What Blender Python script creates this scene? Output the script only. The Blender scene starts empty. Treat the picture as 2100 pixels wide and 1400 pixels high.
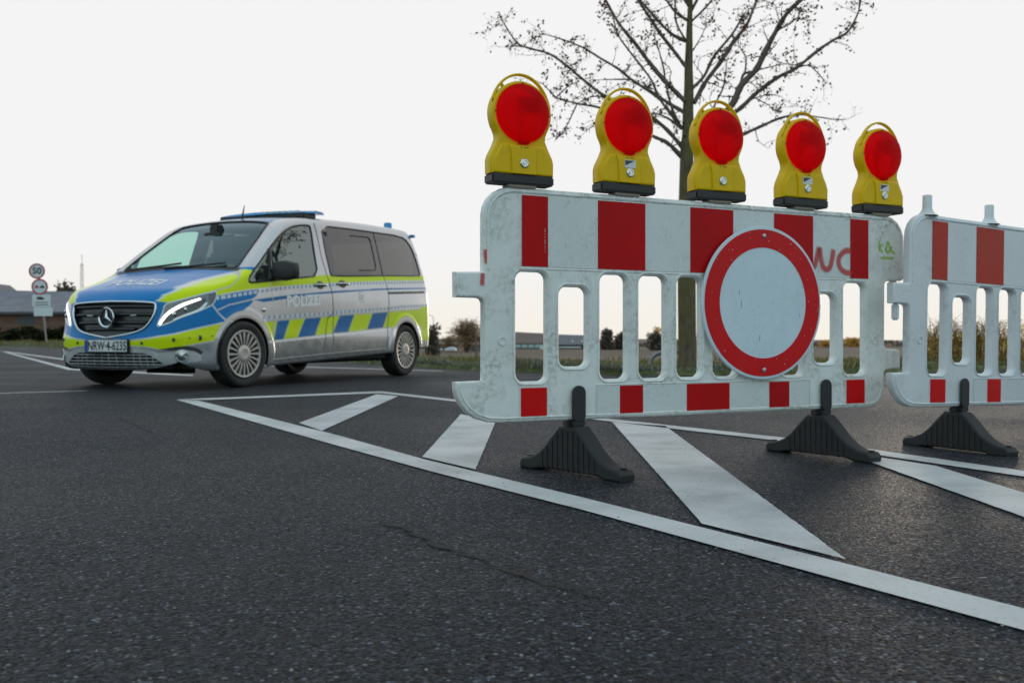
import bpy, bmesh, math, random
import numpy as np
from mathutils import Vector, Matrix

S = bpy.context.scene
COL = S.collection
random.seed(7)
NR = np.random.RandomState(11)
R = math.radians

# ---------------------------------------------------------------- camera
EYE = 0.485
cam_data = bpy.data.cameras.new('camera')
cam_data.sensor_width = 36.0
cam_data.lens = 34.44
cam_data.shift_y = -0.0032
cam_data.clip_start = 0.05
cam_data.clip_end = 5000
cam_data.dof.use_dof = True
cam_data.dof.focus_distance = 2.7
cam_data.dof.aperture_fstop = 6.3
cam = bpy.data.objects.new('camera', cam_data)
cam.location = (0, 0, EYE)
cam.rotation_euler = (R(90), 0, 0)
COL.objects.link(cam)
S.camera = cam

# ---------------------------------------------------------------- sky and sun
SUN_AZ, SUN_EL = R(25), R(2.0)          # azimuth from +Y towards +X
world = bpy.data.worlds.new('World')
S.world = world
world.use_nodes = True
wn, wl = world.node_tree.nodes, world.node_tree.links
wn.clear()
w_out = wn.new('ShaderNodeOutputWorld')
w_bg = wn.new('ShaderNodeBackground')
w_sky = wn.new('ShaderNodeTexSky')
w_sky.sky_type = 'NISHITA'
w_sky.sun_disc = False
w_sky.sun_elevation = SUN_EL
w_sky.sun_rotation = SUN_AZ
w_sky.air_density = 1.0
w_sky.dust_density = 2.5
w_sky.ozone_density = 1.5
BG = 0.12
SKY_MID = (.44, .53, .62)
SKY_BACK, SKY_SIDE, SKY_FRONT = (.46, .585, .665), (.42, .535, .62), (.70, .70, .70)
w_bg.inputs['Strength'].default_value = BG
def wvec(op, a, b):
    n = wn.new('ShaderNodeVectorMath'); n.operation = op
    for i, v in enumerate((a, b)):
        if isinstance(v, tuple): n.inputs[i].default_value = v
        else: wl.new(v, n.inputs[i])
    return n.outputs[0]
# thin high haze: pale white towards the coming sun, bluer and dimmer in the half of the sky behind the viewer
w_tc = wn.new('ShaderNodeTexCoord'); w_dot = wn.new('ShaderNodeVectorMath'); w_dot.operation = 'DOT_PRODUCT'
wl.new(w_tc.outputs['Generated'], w_dot.inputs[0]); w_dot.inputs[1].default_value = (math.sin(R(6)) * .99, math.cos(R(6)) * .99, .12)
w_rmp = wn.new('ShaderNodeValToRGB'); w_map = wn.new('ShaderNodeMapRange')
w_map.inputs[1].default_value = -1; w_map.inputs[2].default_value = 1
wl.new(w_dot.outputs['Value'], w_map.inputs[0]); wl.new(w_map.outputs[0], w_rmp.inputs[0])
for k, (p_, c_) in enumerate([(.0, SKY_BACK), (.52, SKY_SIDE), (.80, SKY_MID), (.90, SKY_FRONT)]):
    e = w_rmp.color_ramp.elements
    if k > 1: e.new(.5)
    e[k].position = p_; e[k].color = c_ + (1,)
haze_sky = wvec('MULTIPLY', w_rmp.outputs[0], (1 / BG, 1 / BG, 1 / BG))
glow = wvec('MULTIPLY', w_sky.outputs['Color'], (.9, .9, .9))
lift = wvec('ADD', glow, haze_sky)
# the glare band along the horizon is a little creamier than the sky above it
w_sep = wn.new('ShaderNodeSeparateXYZ'); wl.new(w_tc.outputs['Generated'], w_sep.inputs[0])
w_hor = wn.new('ShaderNodeValToRGB'); w_hm = wn.new('ShaderNodeMapRange'); w_hm.inputs[1].default_value = 0; w_hm.inputs[2].default_value = .11
wl.new(w_sep.outputs[2], w_hm.inputs[0]); wl.new(w_hm.outputs[0], w_hor.inputs[0])
w_hor.color_ramp.elements[0].color = (.69, .652, .58, 1); w_hor.color_ramp.elements[1].color = (.672, .672, .672, 1)
w_hor.color_ramp.elements[1].position = .75
cap = wvec('MINIMUM', lift, wvec('MULTIPLY', w_hor.outputs[0], (1 / BG, 1 / BG, 1 / BG)))
wl.new(cap, w_bg.inputs['Color'])
wl.new(w_bg.outputs[0], w_out.inputs['Surface'])

sun_data = bpy.data.lights.new('sun', 'SUN')
sun_data.energy = 0.5
sun_data.angle = R(10)
sun_data.color = (1.0, 0.86, 0.70)
sun = bpy.data.objects.new('sun', sun_data)
COL.objects.link(sun)
sd = Vector((math.sin(SUN_AZ) * math.cos(SUN_EL), math.cos(SUN_AZ) * math.cos(SUN_EL), math.sin(SUN_EL)))
sun.rotation_euler = (-sd).to_track_quat('-Z', 'Y').to_euler()
sun.location = sd * 60

S.view_settings.view_transform = 'Standard'
S.view_settings.look = 'None'
S.view_settings.exposure = 0.43
S.view_settings.gamma = 1.0
S.render.engine = 'CYCLES'
S.cycles.max_bounces = 10
S.cycles.transparent_max_bounces = 24
S.cycles.use_denoising = True

# ---------------------------------------------------------------- materials
def new_mat(name):
    m = bpy.data.materials.new(name); m.use_nodes = True
    nt = m.node_tree; nt.nodes.clear()
    return m, nt.nodes, nt.links
def setp(p, **k):
    for a, v in k.items():
        p.inputs[a.replace('_', ' ')].default_value = v
def ramp(n, stops):
    r = n.new('ShaderNodeValToRGB')
    e = r.color_ramp.elements
    while len(e) < len(stops): e.new(0.5)
    for i, (p, c) in enumerate(stops):
        e[i].position = p
        e[i].color = (c, c, c, 1) if isinstance(c, (int, float)) else tuple(c) + (1,)
    return r
def noise(n, l, co, scale, detail=4, rough=.55, mapping=None):
    t = n.new('ShaderNodeTexNoise'); t.inputs['Scale'].default_value = scale
    t.inputs['Detail'].default_value = detail; t.inputs['Roughness'].default_value = rough
    if mapping:
        mp = n.new('ShaderNodeMapping'); mp.inputs['Scale'].default_value = mapping
        l.new(co, mp.inputs['Vector']); co = mp.outputs[0]
    l.new(co, t.inputs['Vector'])
    return t
def mixc(n, l, fac, a, b, mode='MIX'):
    m = n.new('ShaderNodeMix'); m.data_type = 'RGBA'; m.blend_type = mode
    for i, v in ((0, fac), (6, a), (7, b)):
        if isinstance(v, (int, float)): m.inputs[i].default_value = v
        elif isinstance(v, tuple): m.inputs[i].default_value = v + (1,)
        else: l.new(v, m.inputs[i])
    return m.outputs[2]
def M(name, c, rough=.5, metal=0., var=.12, vs=6., bump=0., bs=60., coat=0., dirt=0., dirtc=(.10, .09, .07), dirts=5., spec=.5, emit=None):
    """plain surface with slow tone variation, optional dirt patches and fine bump"""
    m, n, l = new_mat(name)
    o = n.new('ShaderNodeOutputMaterial'); p = n.new('ShaderNodeBsdfPrincipled')
    l.new(p.outputs[0], o.inputs[0])
    tc = n.new('ShaderNodeTexCoord').outputs['Object']
    t = noise(n, l, tc, vs)
    lo = tuple(max(0, x * (1 - var)) for x in c); hi = tuple(min(1, x * (1 + var)) for x in c)
    r = ramp(n, [(.3, lo), (.7, hi)]); l.new(t.outputs[0], r.inputs[0]); colr = r.outputs[0]
    if dirt:
        d1 = noise(n, l, tc, dirts, 8, .68); d2 = noise(n, l, tc, dirts * 9, 5, .7)
        r1 = ramp(n, [(.45, 0.), (.68, 1.)]); l.new(d1.outputs[0], r1.inputs[0])
        r2 = ramp(n, [(.42, 0.), (.66, 1.)]); l.new(d2.outputs[0], r2.inputs[0])
        mm = n.new('ShaderNodeMath'); mm.operation = 'MULTIPLY'; l.new(r1.outputs[0], mm.inputs[0]); l.new(r2.outputs[0], mm.inputs[1])
        m2 = n.new('ShaderNodeMath'); m2.operation = 'MULTIPLY'; l.new(mm.outputs[0], m2.inputs[0]); m2.inputs[1].default_value = dirt
        colr = mixc(n, l, m2.outputs[0], colr, dirtc)
    l.new(colr, p.inputs['Base Color'])
    rr = ramp(n, [(.25, max(0, rough - .08)), (.75, min(1, rough + .08))]); l.new(t.outputs[0], rr.inputs[0]); l.new(rr.outputs[0], p.inputs['Roughness'])
    setp(p, Metallic=metal, Coat_Weight=coat, Specular_IOR_Level=spec)
    if coat: setp(p, Coat_Roughness=.05)
    if emit:
        p.inputs['Emission Color'].default_value = tuple(emit[0]) + (1,); p.inputs['Emission Strength'].default_value = emit[1]
    if bump:
        b = n.new('ShaderNodeBump'); b.inputs['Strength'].default_value = bump; b.inputs['Distance'].default_value = .004
        t2 = noise(n, l, tc, bs, 5); l.new(t2.outputs[0], b.inputs['Height']); l.new(b.outputs[0], p.inputs['Normal'])
    return m

def mat_asphalt():
    m, n, l = new_mat('asphalt')
    o = n.new('ShaderNodeOutputMaterial'); p = n.new('ShaderNodeBsdfPrincipled'); l.new(p.outputs[0], o.inputs[0])
    tc = n.new('ShaderNodeTexCoord').outputs['Object']
    v = n.new('ShaderNodeTexVoronoi'); v.inputs['Scale'].default_value = 155; l.new(tc, v.inputs['Vector'])
    v2 = n.new('ShaderNodeTexVoronoi'); v2.inputs['Scale'].default_value = 340; l.new(tc, v2.inputs['Vector'])
    sep = n.new('ShaderNodeSeparateColor'); l.new(v.outputs['Color'], sep.inputs[0])
    # every stone its own grey, a few pale ones
    rs = ramp(n, [(0., (.003, .004, .006)), (.48, (.019, .023, .0285)), (.84, (.054, .060, .069)), (.96, (.098, .104, .111)), (1., (.30, .31, .32))]); l.new(sep.outputs[0], rs.inputs[0])
    big = noise(n, l, tc, .55, 5); rb = ramp(n, [(.35, .78), (.65, 1.22)]); l.new(big.outputs[0], rb.inputs[0])
    c1 = mixc(n, l, 1., rs.outputs[0], rb.outputs[0], 'MULTIPLY')
    tn = noise(n, l, tc, 14, 4); rt = ramp(n, [(.3, (.78, .95, 1.18)), (.7, (.93, 1.0, 1.09))]); l.new(tn.outputs[0], rt.inputs[0])
    c2 = mixc(n, l, 1., c1, rt.outputs[0], 'MULTIPLY')
    l.new(c2, p.inputs['Base Color'])
    rr = ramp(n, [(.3, .62), (.7, .82)]); l.new(big.outputs[0], rr.inputs[0])
    ad = n.new('ShaderNodeMath'); ad.operation = 'MULTIPLY_ADD'; l.new(sep.outputs[1], ad.inputs[0]); ad.inputs[1].default_value = -.28; l.new(rr.outputs[0], ad.inputs[2])
    l.new(ad.outputs[0], p.inputs['Roughness'])
    setp(p, Specular_IOR_Level=.13)
    b = n.new('ShaderNodeBump'); b.inputs['Strength'].default_value = 1.; b.inputs['Distance'].default_value = .010; b.invert = True
    l.new(v.outputs['Distance'], b.inputs['Height'])
    b3 = n.new('ShaderNodeBump'); b3.inputs['Strength'].default_value = .9; b3.inputs['Distance'].default_value = .0022; b3.invert = True
    l.new(v2.outputs['Distance'], b3.inputs['Height']); l.new(b3.outputs[0], b.inputs['Normal'])
    # pits between the stones stay dark
    rp = ramp(n, [(.0, 1.), (.55, .9), (.8, .35)]); vd = n.new('ShaderNodeMath'); vd.operation = 'MULTIPLY'; vd.inputs[1].default_value = 1.0; l.new(v.outputs['Distance'], vd.inputs[0]); l.new(vd.outputs[0], rp.inputs[0])
    l.new(mixc(n, l, 1., c2, rp.outputs[0], 'MULTIPLY'), p.inputs['Base Color'])
    b2 = n.new('ShaderNodeBump'); b2.inputs['Strength'].default_value = .7; b2.inputs['Distance'].default_value = .010
    hs = noise(n, l, tc, 45, 6, .7); l.new(hs.outputs[0], b2.inputs['Height']); l.new(b.outputs[0], b2.inputs['Normal'])
    l.new(b2.outputs[0], p.inputs['Normal'])
    return m

def mat_marking():
    m, n, l = new_mat('road_paint')
    o = n.new('ShaderNodeOutputMaterial'); p = n.new('ShaderNodeBsdfPrincipled'); l.new(p.outputs[0], o.inputs[0])
    tc = n.new('ShaderNodeTexCoord').outputs['Object']
    big = noise(n, l, tc, 2.2, 8, .65); rb = ramp(n, [(.33, (.30, .32, .33)), (.52, (.44, .46, .47)), (.72, (.53, .545, .555))]); l.new(big.outputs[0], rb.inputs[0])
    w = noise(n, l, tc, 1, 8, .75, (60, 95, 1)); rw = ramp(n, [(.30, 1.), (.44, 0.)]); l.new(w.outputs[0], rw.inputs[0])
    sp = n.new('ShaderNodeTexVoronoi'); sp.inputs['Scale'].default_value = 42; l.new(tc, sp.inputs['Vector'])
    ss = n.new('ShaderNodeSeparateColor'); l.new(sp.outputs['Color'], ss.inputs[0])
    rsd = ramp(n, [(.10, 1.), (.16, 0.)]); l.new(sp.outputs['Distance'], rsd.inputs[0])
    gate = ramp(n, [(.955, 0.), (.96, 1.)]); l.new(ss.outputs[0], gate.inputs[0])
    mu = n.new('ShaderNodeMath'); mu.operation = 'MULTIPLY'; l.new(rsd.outputs[0], mu.inputs[0]); l.new(gate.outputs[0], mu.inputs[1])
    c1 = mixc(n, l, rw.outputs[0], rb.outputs[0], (.20, .19, .18))
    c2 = mixc(n, l, mu.outputs[0], c1, (.04, .04, .04))
    l.new(c2, p.inputs['Base Color']); setp(p, Roughness=.62, Specular_IOR_Level=.35)
    b = n.new('ShaderNodeBump'); b.inputs['Strength'].default_value = .6; b.inputs['Distance'].default_value = .002
    v = n.new('ShaderNodeTexVoronoi'); v.inputs['Scale'].default_value = 150; l.new(tc, v.inputs['Vector'])
    l.new(v.outputs['Distance'], b.inputs['Height']); l.new(b.outputs[0], p.inputs['Normal'])
    return m

def mat_terrain():
    m, n, l = new_mat('field_and_verge')
    o = n.new('ShaderNodeOutputMaterial'); p = n.new('ShaderNodeBsdfPrincipled'); l.new(p.outputs[0], o.inputs[0])
    tc = n.new('ShaderNodeTexCoord').outputs['Object']
    at = n.new('ShaderNodeAttribute'); at.attribute_name = 'off'
    nz = noise(n, l, tc, .35, 6); ns = noise(n, l, tc, 9, 5)
    soil = ramp(n, [(.3, (.085, .062, .046)), (.55, (.125, .095, .072)), (.75, (.17, .14, .11))]); l.new(nz.outputs[0], soil.inputs[0])
    gr = ramp(n, [(.3, (.035, .045, .018)), (.55, (.085, .10, .035)), (.75, (.20, .21, .15))]); l.new(ns.outputs[0], gr.inputs[0])
    ad = n.new('ShaderNodeMath'); ad.operation = 'MULTIPLY_ADD'; l.new(nz.outputs[0], ad.inputs[0]); ad.inputs[1].default_value = 4.0; l.new(at.outputs['Fac'], ad.inputs[2])
    fr = ramp(n, [(.0, 0.), (.52, 0.), (.62, 1.)])
    mp = n.new('ShaderNodeMapRange'); l.new(ad.outputs[0], mp.inputs[0]); mp.inputs[1].default_value = 0; mp.inputs[2].default_value = 10; l.new(mp.outputs[0], fr.inputs[0])
    c = mixc(n, l, fr.outputs[0], gr.outputs[0], soil.outputs[0])
    # pale strip of stubble further out
    w = n.new('ShaderNodeMapRange'); l.new(at.outputs['Fac'], w.inputs[0]); w.inputs[1].default_value = 0; w.inputs[2].default_value = 200
    st = ramp(n, [(.0, 0.), (.36, 0.), (.40, .2), (.47, .2), (.53, .0), (1., .05)]); l.new(w.outputs[0], st.inputs[0])
    c = mixc(n, l, st.outputs[0], c, (.21, .20, .12))
    l.new(c, p.inputs['Base Color']); setp(p, Roughness=.9, Specular_IOR_Level=.2)
    b = n.new('ShaderNodeBump'); b.inputs['Strength'].default_value = .8; b.inputs['Distance'].default_value = .05
    l.new(ns.outputs[0], b.inputs['Height']); l.new(b.outputs[0], p.inputs['Normal'])
    return m

def mat_leaf(name, c, trans=.5, c2=None):
    m, n, l = new_mat(name)
    o = n.new('ShaderNodeOutputMaterial')
    d = n.new('ShaderNodeBsdfDiffuse'); t = n.new('ShaderNodeBsdfTranslucent'); mx = n.new('ShaderNodeMixShader')
    g = n.new('ShaderNodeNewGeometry'); r = ramp(n, [(0., tuple(x * .6 for x in c)), (.6, c), (1., c2 or tuple(min(1, x * 1.5) for x in c))])
    l.new(g.outputs['Random Per Island'], r.inputs[0])
    l.new(r.outputs[0], d.inputs[0]); l.new(r.outputs[0], t.inputs[0])
    mx.inputs[0].default_value = trans
    l.new(d.outputs[0], mx.inputs[1]); l.new(t.outputs[0], mx.inputs[2]); l.new(mx.outputs[0], o.inputs[0])
    return m

def mat_glass(name, tint, gloss=.0, mirror=(1, 1, 1)):
    """thin pane: tinted see-through plus a mirror reflection that grows at grazing angles"""
    m, n, l = new_mat(name)
    o = n.new('ShaderNodeOutputMaterial'); t = n.new('ShaderNodeBsdfTransparent'); g = n.new('ShaderNodeBsdfGlossy'); mx = n.new('ShaderNodeMixShader')
    f = n.new('ShaderNodeLayerWeight'); f.inputs['Blend'].default_value = .5
    pw = n.new('ShaderNodeMath'); pw.operation = 'POWER'; l.new(f.outputs['Facing'], pw.inputs[0]); pw.inputs[1].default_value = 4.0
    a = n.new('ShaderNodeMath'); a.operation = 'MULTIPLY_ADD'; a.use_clamp = True
    l.new(pw.outputs[0], a.inputs[0]); a.inputs[1].default_value = .9; a.inputs[2].default_value = .045 + gloss
    l.new(a.outputs[0], mx.inputs[0]); t.inputs[0].default_value = tuple(tint) + (1,)
    g.inputs['Roughness'].default_value = .01; g.inputs[0].default_value = mirror + (1,)
    l.new(t.outputs[0], mx.inputs[1]); l.new(g.outputs[0], mx.inputs[2]); l.new(mx.outputs[0], o.inputs[0])
    return m

def mat_attr(name, rough=.35, coat=.6, dust=.0, spec=.5):
    """painted surface: colour from the 'paint' attribute, its alpha says how metallic the coat is"""
    m, n, l = new_mat(name)
    o = n.new('ShaderNodeOutputMaterial'); p = n.new('ShaderNodeBsdfPrincipled'); l.new(p.outputs[0], o.inputs[0])
    a = n.new('ShaderNodeAttribute'); a.attribute_name = 'paint'
    tc = n.new('ShaderNodeTexCoord').outputs['Object']
    t = noise(n, l, tc, 7, 6, .65)
    colr = a.outputs['Color']
    if dust:
        sx = n.new('ShaderNodeSeparateXYZ'); l.new(tc, sx.inputs[0])
        h = n.new('ShaderNodeMapRange'); l.new(sx.outputs[2], h.inputs[0]); h.inputs[1].default_value = .75; h.inputs[2].default_value = .2; h.inputs[3].default_value = 0; h.inputs[4].default_value = dust
        mu = n.new('ShaderNodeMath'); mu.operation = 'MULTIPLY'; l.new(h.outputs[0], mu.inputs[0]); l.new(t.outputs[0], mu.inputs[1])
        colr = mixc(n, l, mu.outputs[0], colr, (.16, .135, .105))
    l.new(colr, p.inputs['Base Color']); l.new(a.outputs['Alpha'], p.inputs['Metallic'])
    rr = ramp(n, [(.3, max(.02, rough - .06)), (.7, rough + .06)]); l.new(t.outputs[0], rr.inputs[0]); l.new(rr.outputs[0], p.inputs['Roughness'])
    setp(p, Coat_Weight=coat, Coat_Roughness=.04, Specular_IOR_Level=spec)
    return m

def mat_lens():
    m, n, l = new_mat('red_lens')
    o = n.new('ShaderNodeOutputMaterial'); p = n.new('ShaderNodeBsdfPrincipled'); t = n.new('ShaderNodeBsdfTranslucent'); tr = n.new('ShaderNodeBsdfTransparent')
    g = n.new('ShaderNodeNewGeometry'); tc = n.new('ShaderNodeTexCoord').outputs['Object']
    setp(p, Base_Color=(.55, .003, .012, 1), Roughness=.2, Specular_IOR_Level=.35)
    w = n.new('ShaderNodeTexWave'); w.wave_type = 'RINGS'; w.rings_direction = 'Y'; w.inputs['Scale'].default_value = 42; l.new(tc, w.inputs[0])
    b = n.new('ShaderNodeBump'); b.inputs['Strength'].default_value = .6; b.inputs['Distance'].default_value = .002; l.new(w.outputs[0], b.inputs['Height']); l.new(b.outputs[0], p.inputs['Normal'])
    t.inputs[0].default_value = (1., .012, .035, 1); tr.inputs[0].default_value = (.95, .004, .03, 1)
    a = n.new('ShaderNodeMixShader'); a.inputs[0].default_value = .22; l.new(t.outputs[0], a.inputs[1]); l.new(tr.outputs[0], a.inputs[2])
    c = n.new('ShaderNodeMixShader'); c.inputs[0].default_value = .88; l.new(p.outputs[0], c.inputs[1]); l.new(a.outputs[0], c.inputs[2])
    l.new(c.outputs[0], o.inputs[0])
    return m

def mat_fade(name, c):
    """spray paint: coverage from the 'cover' attribute, feathered with noise"""
    m, n, l = new_mat(name)
    o = n.new('ShaderNodeOutputMaterial'); p = n.new('ShaderNodeBsdfPrincipled'); t = n.new('ShaderNodeBsdfTransparent'); mx = n.new('ShaderNodeMixShader')
    setp(p, Base_Color=tuple(c) + (1,), Roughness=.6)
    a = n.new('ShaderNodeAttribute'); a.attribute_name = 'cover'
    tc = n.new('ShaderNodeTexCoord').outputs['Object']; nz = noise(n, l, tc, 300, 2)
    mm = n.new('ShaderNodeMath'); mm.operation = 'MULTIPLY_ADD'; l.new(a.outputs['Fac'], mm.inputs[0]); mm.inputs[1].default_value = 1.3
    sb = n.new('ShaderNodeMath'); sb.operation = 'MULTIPLY_ADD'; l.new(nz.outputs[0], sb.inputs[0]); sb.inputs[1].default_value = .5; sb.inputs[2].default_value = -.35
    l.new(sb.outputs[0], mm.inputs[2]); mm.use_clamp = True
    l.new(mm.outputs[0], mx.inputs[0]); l.new(t.outputs[0], mx.inputs[1]); l.new(p.outputs[0], mx.inputs[2]); l.new(mx.outputs[0], o.inputs[0])
    return m

# ---------------------------------------------------------------- mesh helpers
class MB:
    """collects shapes and links them as ONE mesh object"""
    def __init__(s): s.v = []; s.f = []
    def add(s, vs, fs):
        o = len(s.v); s.v += [tuple(map(float, p)) for p in vs]; s.f += [tuple(i + o for i in f) for f in fs]; return s
    def box(s, x0, x1, y0, y1, z0, z1, b=0.):
        if not b:
            return s.add([(x, y, z) for x in (x0, x1) for y in (y0, y1) for z in (z0, z1)],
                         [(0, 1, 3, 2), (4, 6, 7, 5), (0, 4, 5, 1), (2, 3, 7, 6), (0, 2, 6, 4), (1, 5, 7, 3)])
        bm = bmesh.new(); bmesh.ops.create_cube(bm, size=1)
        for q in bm.verts: q.co = Vector(((x0 + x1) / 2 + q.co.x * (x1 - x0), (y0 + y1) / 2 + q.co.y * (y1 - y0), (z0 + z1) / 2 + q.co.z * (z1 - z0)))
        bmesh.ops.bevel(bm, geom=bm.edges[:], offset=b, segments=2, affect='EDGES')
        return s.bm(bm)
    def bm(s, bm, mtx=None):
        bm.verts.index_update()
        s.add([(mtx @ q.co if mtx else q.co) for q in bm.verts], [[q.index for q in f.verts] for f in bm.faces]); bm.free(); return s
    def mesh(s, me, mtx=None):
        s.add([(mtx @ q.co if mtx else q.co) for q in me.vertices], [tuple(p.vertices) for p in me.polygons]); return s
    def quad(s, a, b, c, d): return s.add([a, b, c, d], [(0, 1, 2, 3)])
    def tube(s, pts, r, n=8, cap=True):
        P = [Vector(p) for p in pts]; rr = r if hasattr(r, '__len__') else [r] * len(P)
        t0 = (P[1] - P[0]).normalized(); up = Vector((0, 0, 1)) if abs(t0.z) < .9 else Vector((1, 0, 0))
        u = t0.cross(up).normalized(); vs = []; N = len(P)
        for i in range(N):
            t = (P[min(i + 1, N - 1)] - P[max(i - 1, 0)]).normalized()
            u = (u - t * u.dot(t)).normalized(); w = t.cross(u)
            vs += [P[i] + (u * math.cos(2 * math.pi * k / n) + w * math.sin(2 * math.pi * k / n)) * rr[i] for k in range(n)]
        fs = [(i * n + k, i * n + (k + 1) % n, (i + 1) * n + (k + 1) % n, (i + 1) * n + k) for i in range(N - 1) for k in range(n)]
        if cap: fs += [tuple(reversed(range(n))), tuple(range((N - 1) * n, N * n))]
        return s.add(vs, fs)
    def lathe(s, prof, n=32, axis='Z', c=(0, 0, 0), closed=False):
        vs = []
        for r, h in prof:
            for k in range(n):
                a = 2 * math.pi * k / n; x, y = r * math.cos(a), r * math.sin(a)
                p = {'Z': (x, y, h), 'Y': (x, h, y), 'X': (h, x, y)}[axis]
                vs.append((p[0] + c[0], p[1] + c[1], p[2] + c[2]))
        m = len(prof); fs = [(i * n + k, i * n + (k + 1) % n, ((i + 1) % m) * n + (k + 1) % n, ((i + 1) % m) * n + k) for i in range(m if closed else m - 1) for k in range(n)]
        return s.add(vs, fs)
    def build(s, name, mat, parent=None, smooth=None, loc=None):
        me = bpy.data.meshes.new(name); me.from_pydata(s.v, [], s.f); me.update()
        bm = bmesh.new(); bm.from_mesh(me); bmesh.ops.recalc_face_normals(bm, faces=bm.faces); bm.to_mesh(me); bm.free()
        return link(name, me, mat, parent, smooth, loc)
def link(name, me, mat, parent=None, smooth=None, loc=None):
    o = bpy.data.objects.new(name, me); COL.objects.link(o)
    if mat is not None: me.materials.append(mat)
    if parent is not None: o.parent = parent
    if loc: o.location = loc
    if smooth is not None and len(me.polygons):
        me.polygons.foreach_set('use_smooth', [True] * len(me.polygons))
        if smooth < 179: me.set_sharp_from_angle(angle=R(smooth))
    return o
def tag(o, label=None, cat=None, group=None, kind=None):
    for k, v in (('label', label), ('category', cat), ('group', group), ('kind', kind)):
        if v: o[k] = v
    return o
def empty(name, loc, rz=0, label=None, cat=None, group=None):
    o = bpy.data.objects.new(name, None); COL.objects.link(o); o.empty_display_size = .2
    o.location = loc; o.rotation_euler = (0, 0, rz)
    return tag(o, label, cat, group)
def curve_mesh(splines, extrude, bevel=0., res=2):
    """filled 2-D outline (first spline) with holes, extruded both ways and bevelled; lies in XZ with depth along Y"""
    cu = bpy.data.curves.new('outline', 'CURVE'); cu.dimensions = '2D'; cu.fill_mode = 'BOTH'
    cu.extrude = max(0, extrude - bevel); cu.bevel_depth = bevel; cu.bevel_resolution = res; cu.offset = -bevel
    for L in splines:
        sp = cu.splines.new('POLY'); sp.points.add(len(L) - 1); sp.use_cyclic_u = True
        for q, (x, y) in zip(sp.points, L): q.co = (x, y, 0, 1)
    o = bpy.data.objects.new('outline', cu); COL.objects.link(o)
    dg = bpy.context.evaluated_depsgraph_get(); me = bpy.data.meshes.new_from_object(o.evaluated_get(dg))
    bpy.data.objects.remove(o); bpy.data.curves.remove(cu)
    me.transform(Matrix(((1, 0, 0, 0), (0, 0, -1, 0), (0, 1, 0, 0), (0, 0, 0, 1))))
    return me
def text_mesh(s, size, ext=.001, bold=0., align='CENTER', sx=1.):
    cu = bpy.data.curves.new('text', 'FONT'); cu.body = s; cu.size = size; cu.extrude = ext; cu.align_x = align; cu.align_y = 'CENTER'; cu.offset = bold; cu.resolution_u = 4
    o = bpy.data.objects.new('text', cu); COL.objects.link(o); o.scale = (1, 1, 1)
    dg = bpy.context.evaluated_depsgraph_get(); me = bpy.data.meshes.new_from_object(o.evaluated_get(dg))
    bpy.data.objects.remove(o); bpy.data.curves.remove(cu)
    me.transform(Matrix(((sx, 0, 0, 0), (0, 0, -1, 0), (0, 1, 0, 0), (0, 0, 0, 1))))
    return me
def rrect(x0, x1, y0, y1, r, n=6):
    out = []
    for cx, cy, a0 in ((x1 - r, y1 - r, 0), (x0 + r, y1 - r, 90), (x0 + r, y0 + r, 180), (x1 - r, y0 + r, 270)):
        for k in range(n + 1):
            a = R(a0 + 90 * k / n); out.append((cx + r * math.cos(a), cy + r * math.sin(a)))
    return out
def circ(cx, cy, r, n=48, ry=None): return [(cx + r * math.cos(2 * math.pi * k / n), cy + (ry or r) * math.sin(2 * math.pi * k / n)) for k in range(n)]
def chaikin(P, n=2):
    for _ in range(n):
        Q = []
        for i in range(len(P)):
            a, b = P[i], P[(i + 1) % len(P)]
            Q += [(a[0] * .75 + b[0] * .25, a[1] * .75 + b[1] * .25), (a[0] * .25 + b[0] * .75, a[1] * .25 + b[1] * .75)]
        P = Q
    return P
# ---------------------------------------------------------------- ground, road, markings
VERGE = [(-400, 260), (-60, 80), (-28, 56), (-12, 33), (-3.4, 19.6), (-1.57, 16.6), (-.86, 15.06), (1.4, 12.9), (3.8, 12.9), (5.7, 14.3), (8, 15.2), (20, 19), (60, 32), (400, 160)]
def verge_y(x): return np.interp(x, [p[0] for p in VERGE], [p[1] for p in VERGE])
asphalt = mat_asphalt()
xs = np.concatenate([np.linspace(-400, -60, 18), np.linspace(-56, -14, 22), np.linspace(-12, 10, 56), np.linspace(12, 60, 20), np.linspace(70, 400, 14)])
def sheet(name, cols, rows_fn, z_fn, mat, attr=None):
    nr = len(rows_fn(0)); V = []; A = []
    for x in cols:
        for j, y in enumerate(rows_fn(x)):
            V.append((x, y, z_fn(x, y, j))); A.append(y - float(verge_y(x)))
    Fc = [(i * nr + j, (i + 1) * nr + j, (i + 1) * nr + j + 1, i * nr + j + 1) for i in range(len(cols) - 1) for j in range(nr - 1)]
    me = bpy.data.meshes.new(name); me.from_pydata(V, [], Fc); me.update()
    if attr:
        a = me.attributes.new(attr, 'FLOAT', 'POINT'); a.data.foreach_set('value', A)
    o = link(name, me, mat, smooth=180); o['kind'] = 'structure'
    return o
road = sheet('road', xs, lambda x: list(np.linspace(-25, float(verge_y(x)) - .02 + .05 * math.sin(x * 9.1) * math.sin(x * 3.3), 14)), lambda x, y, j: 0., asphalt)
D = [-40, -12, -3, -.6, -.15, 0, .12, .3, .5, .8, 1.2, 1.8, 2.6, 3.6, 5, 7, 10, 14, 20, 28, 40, 60, 85, 120, 170, 240, 340, 500, 800, 1400, 2400]
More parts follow.
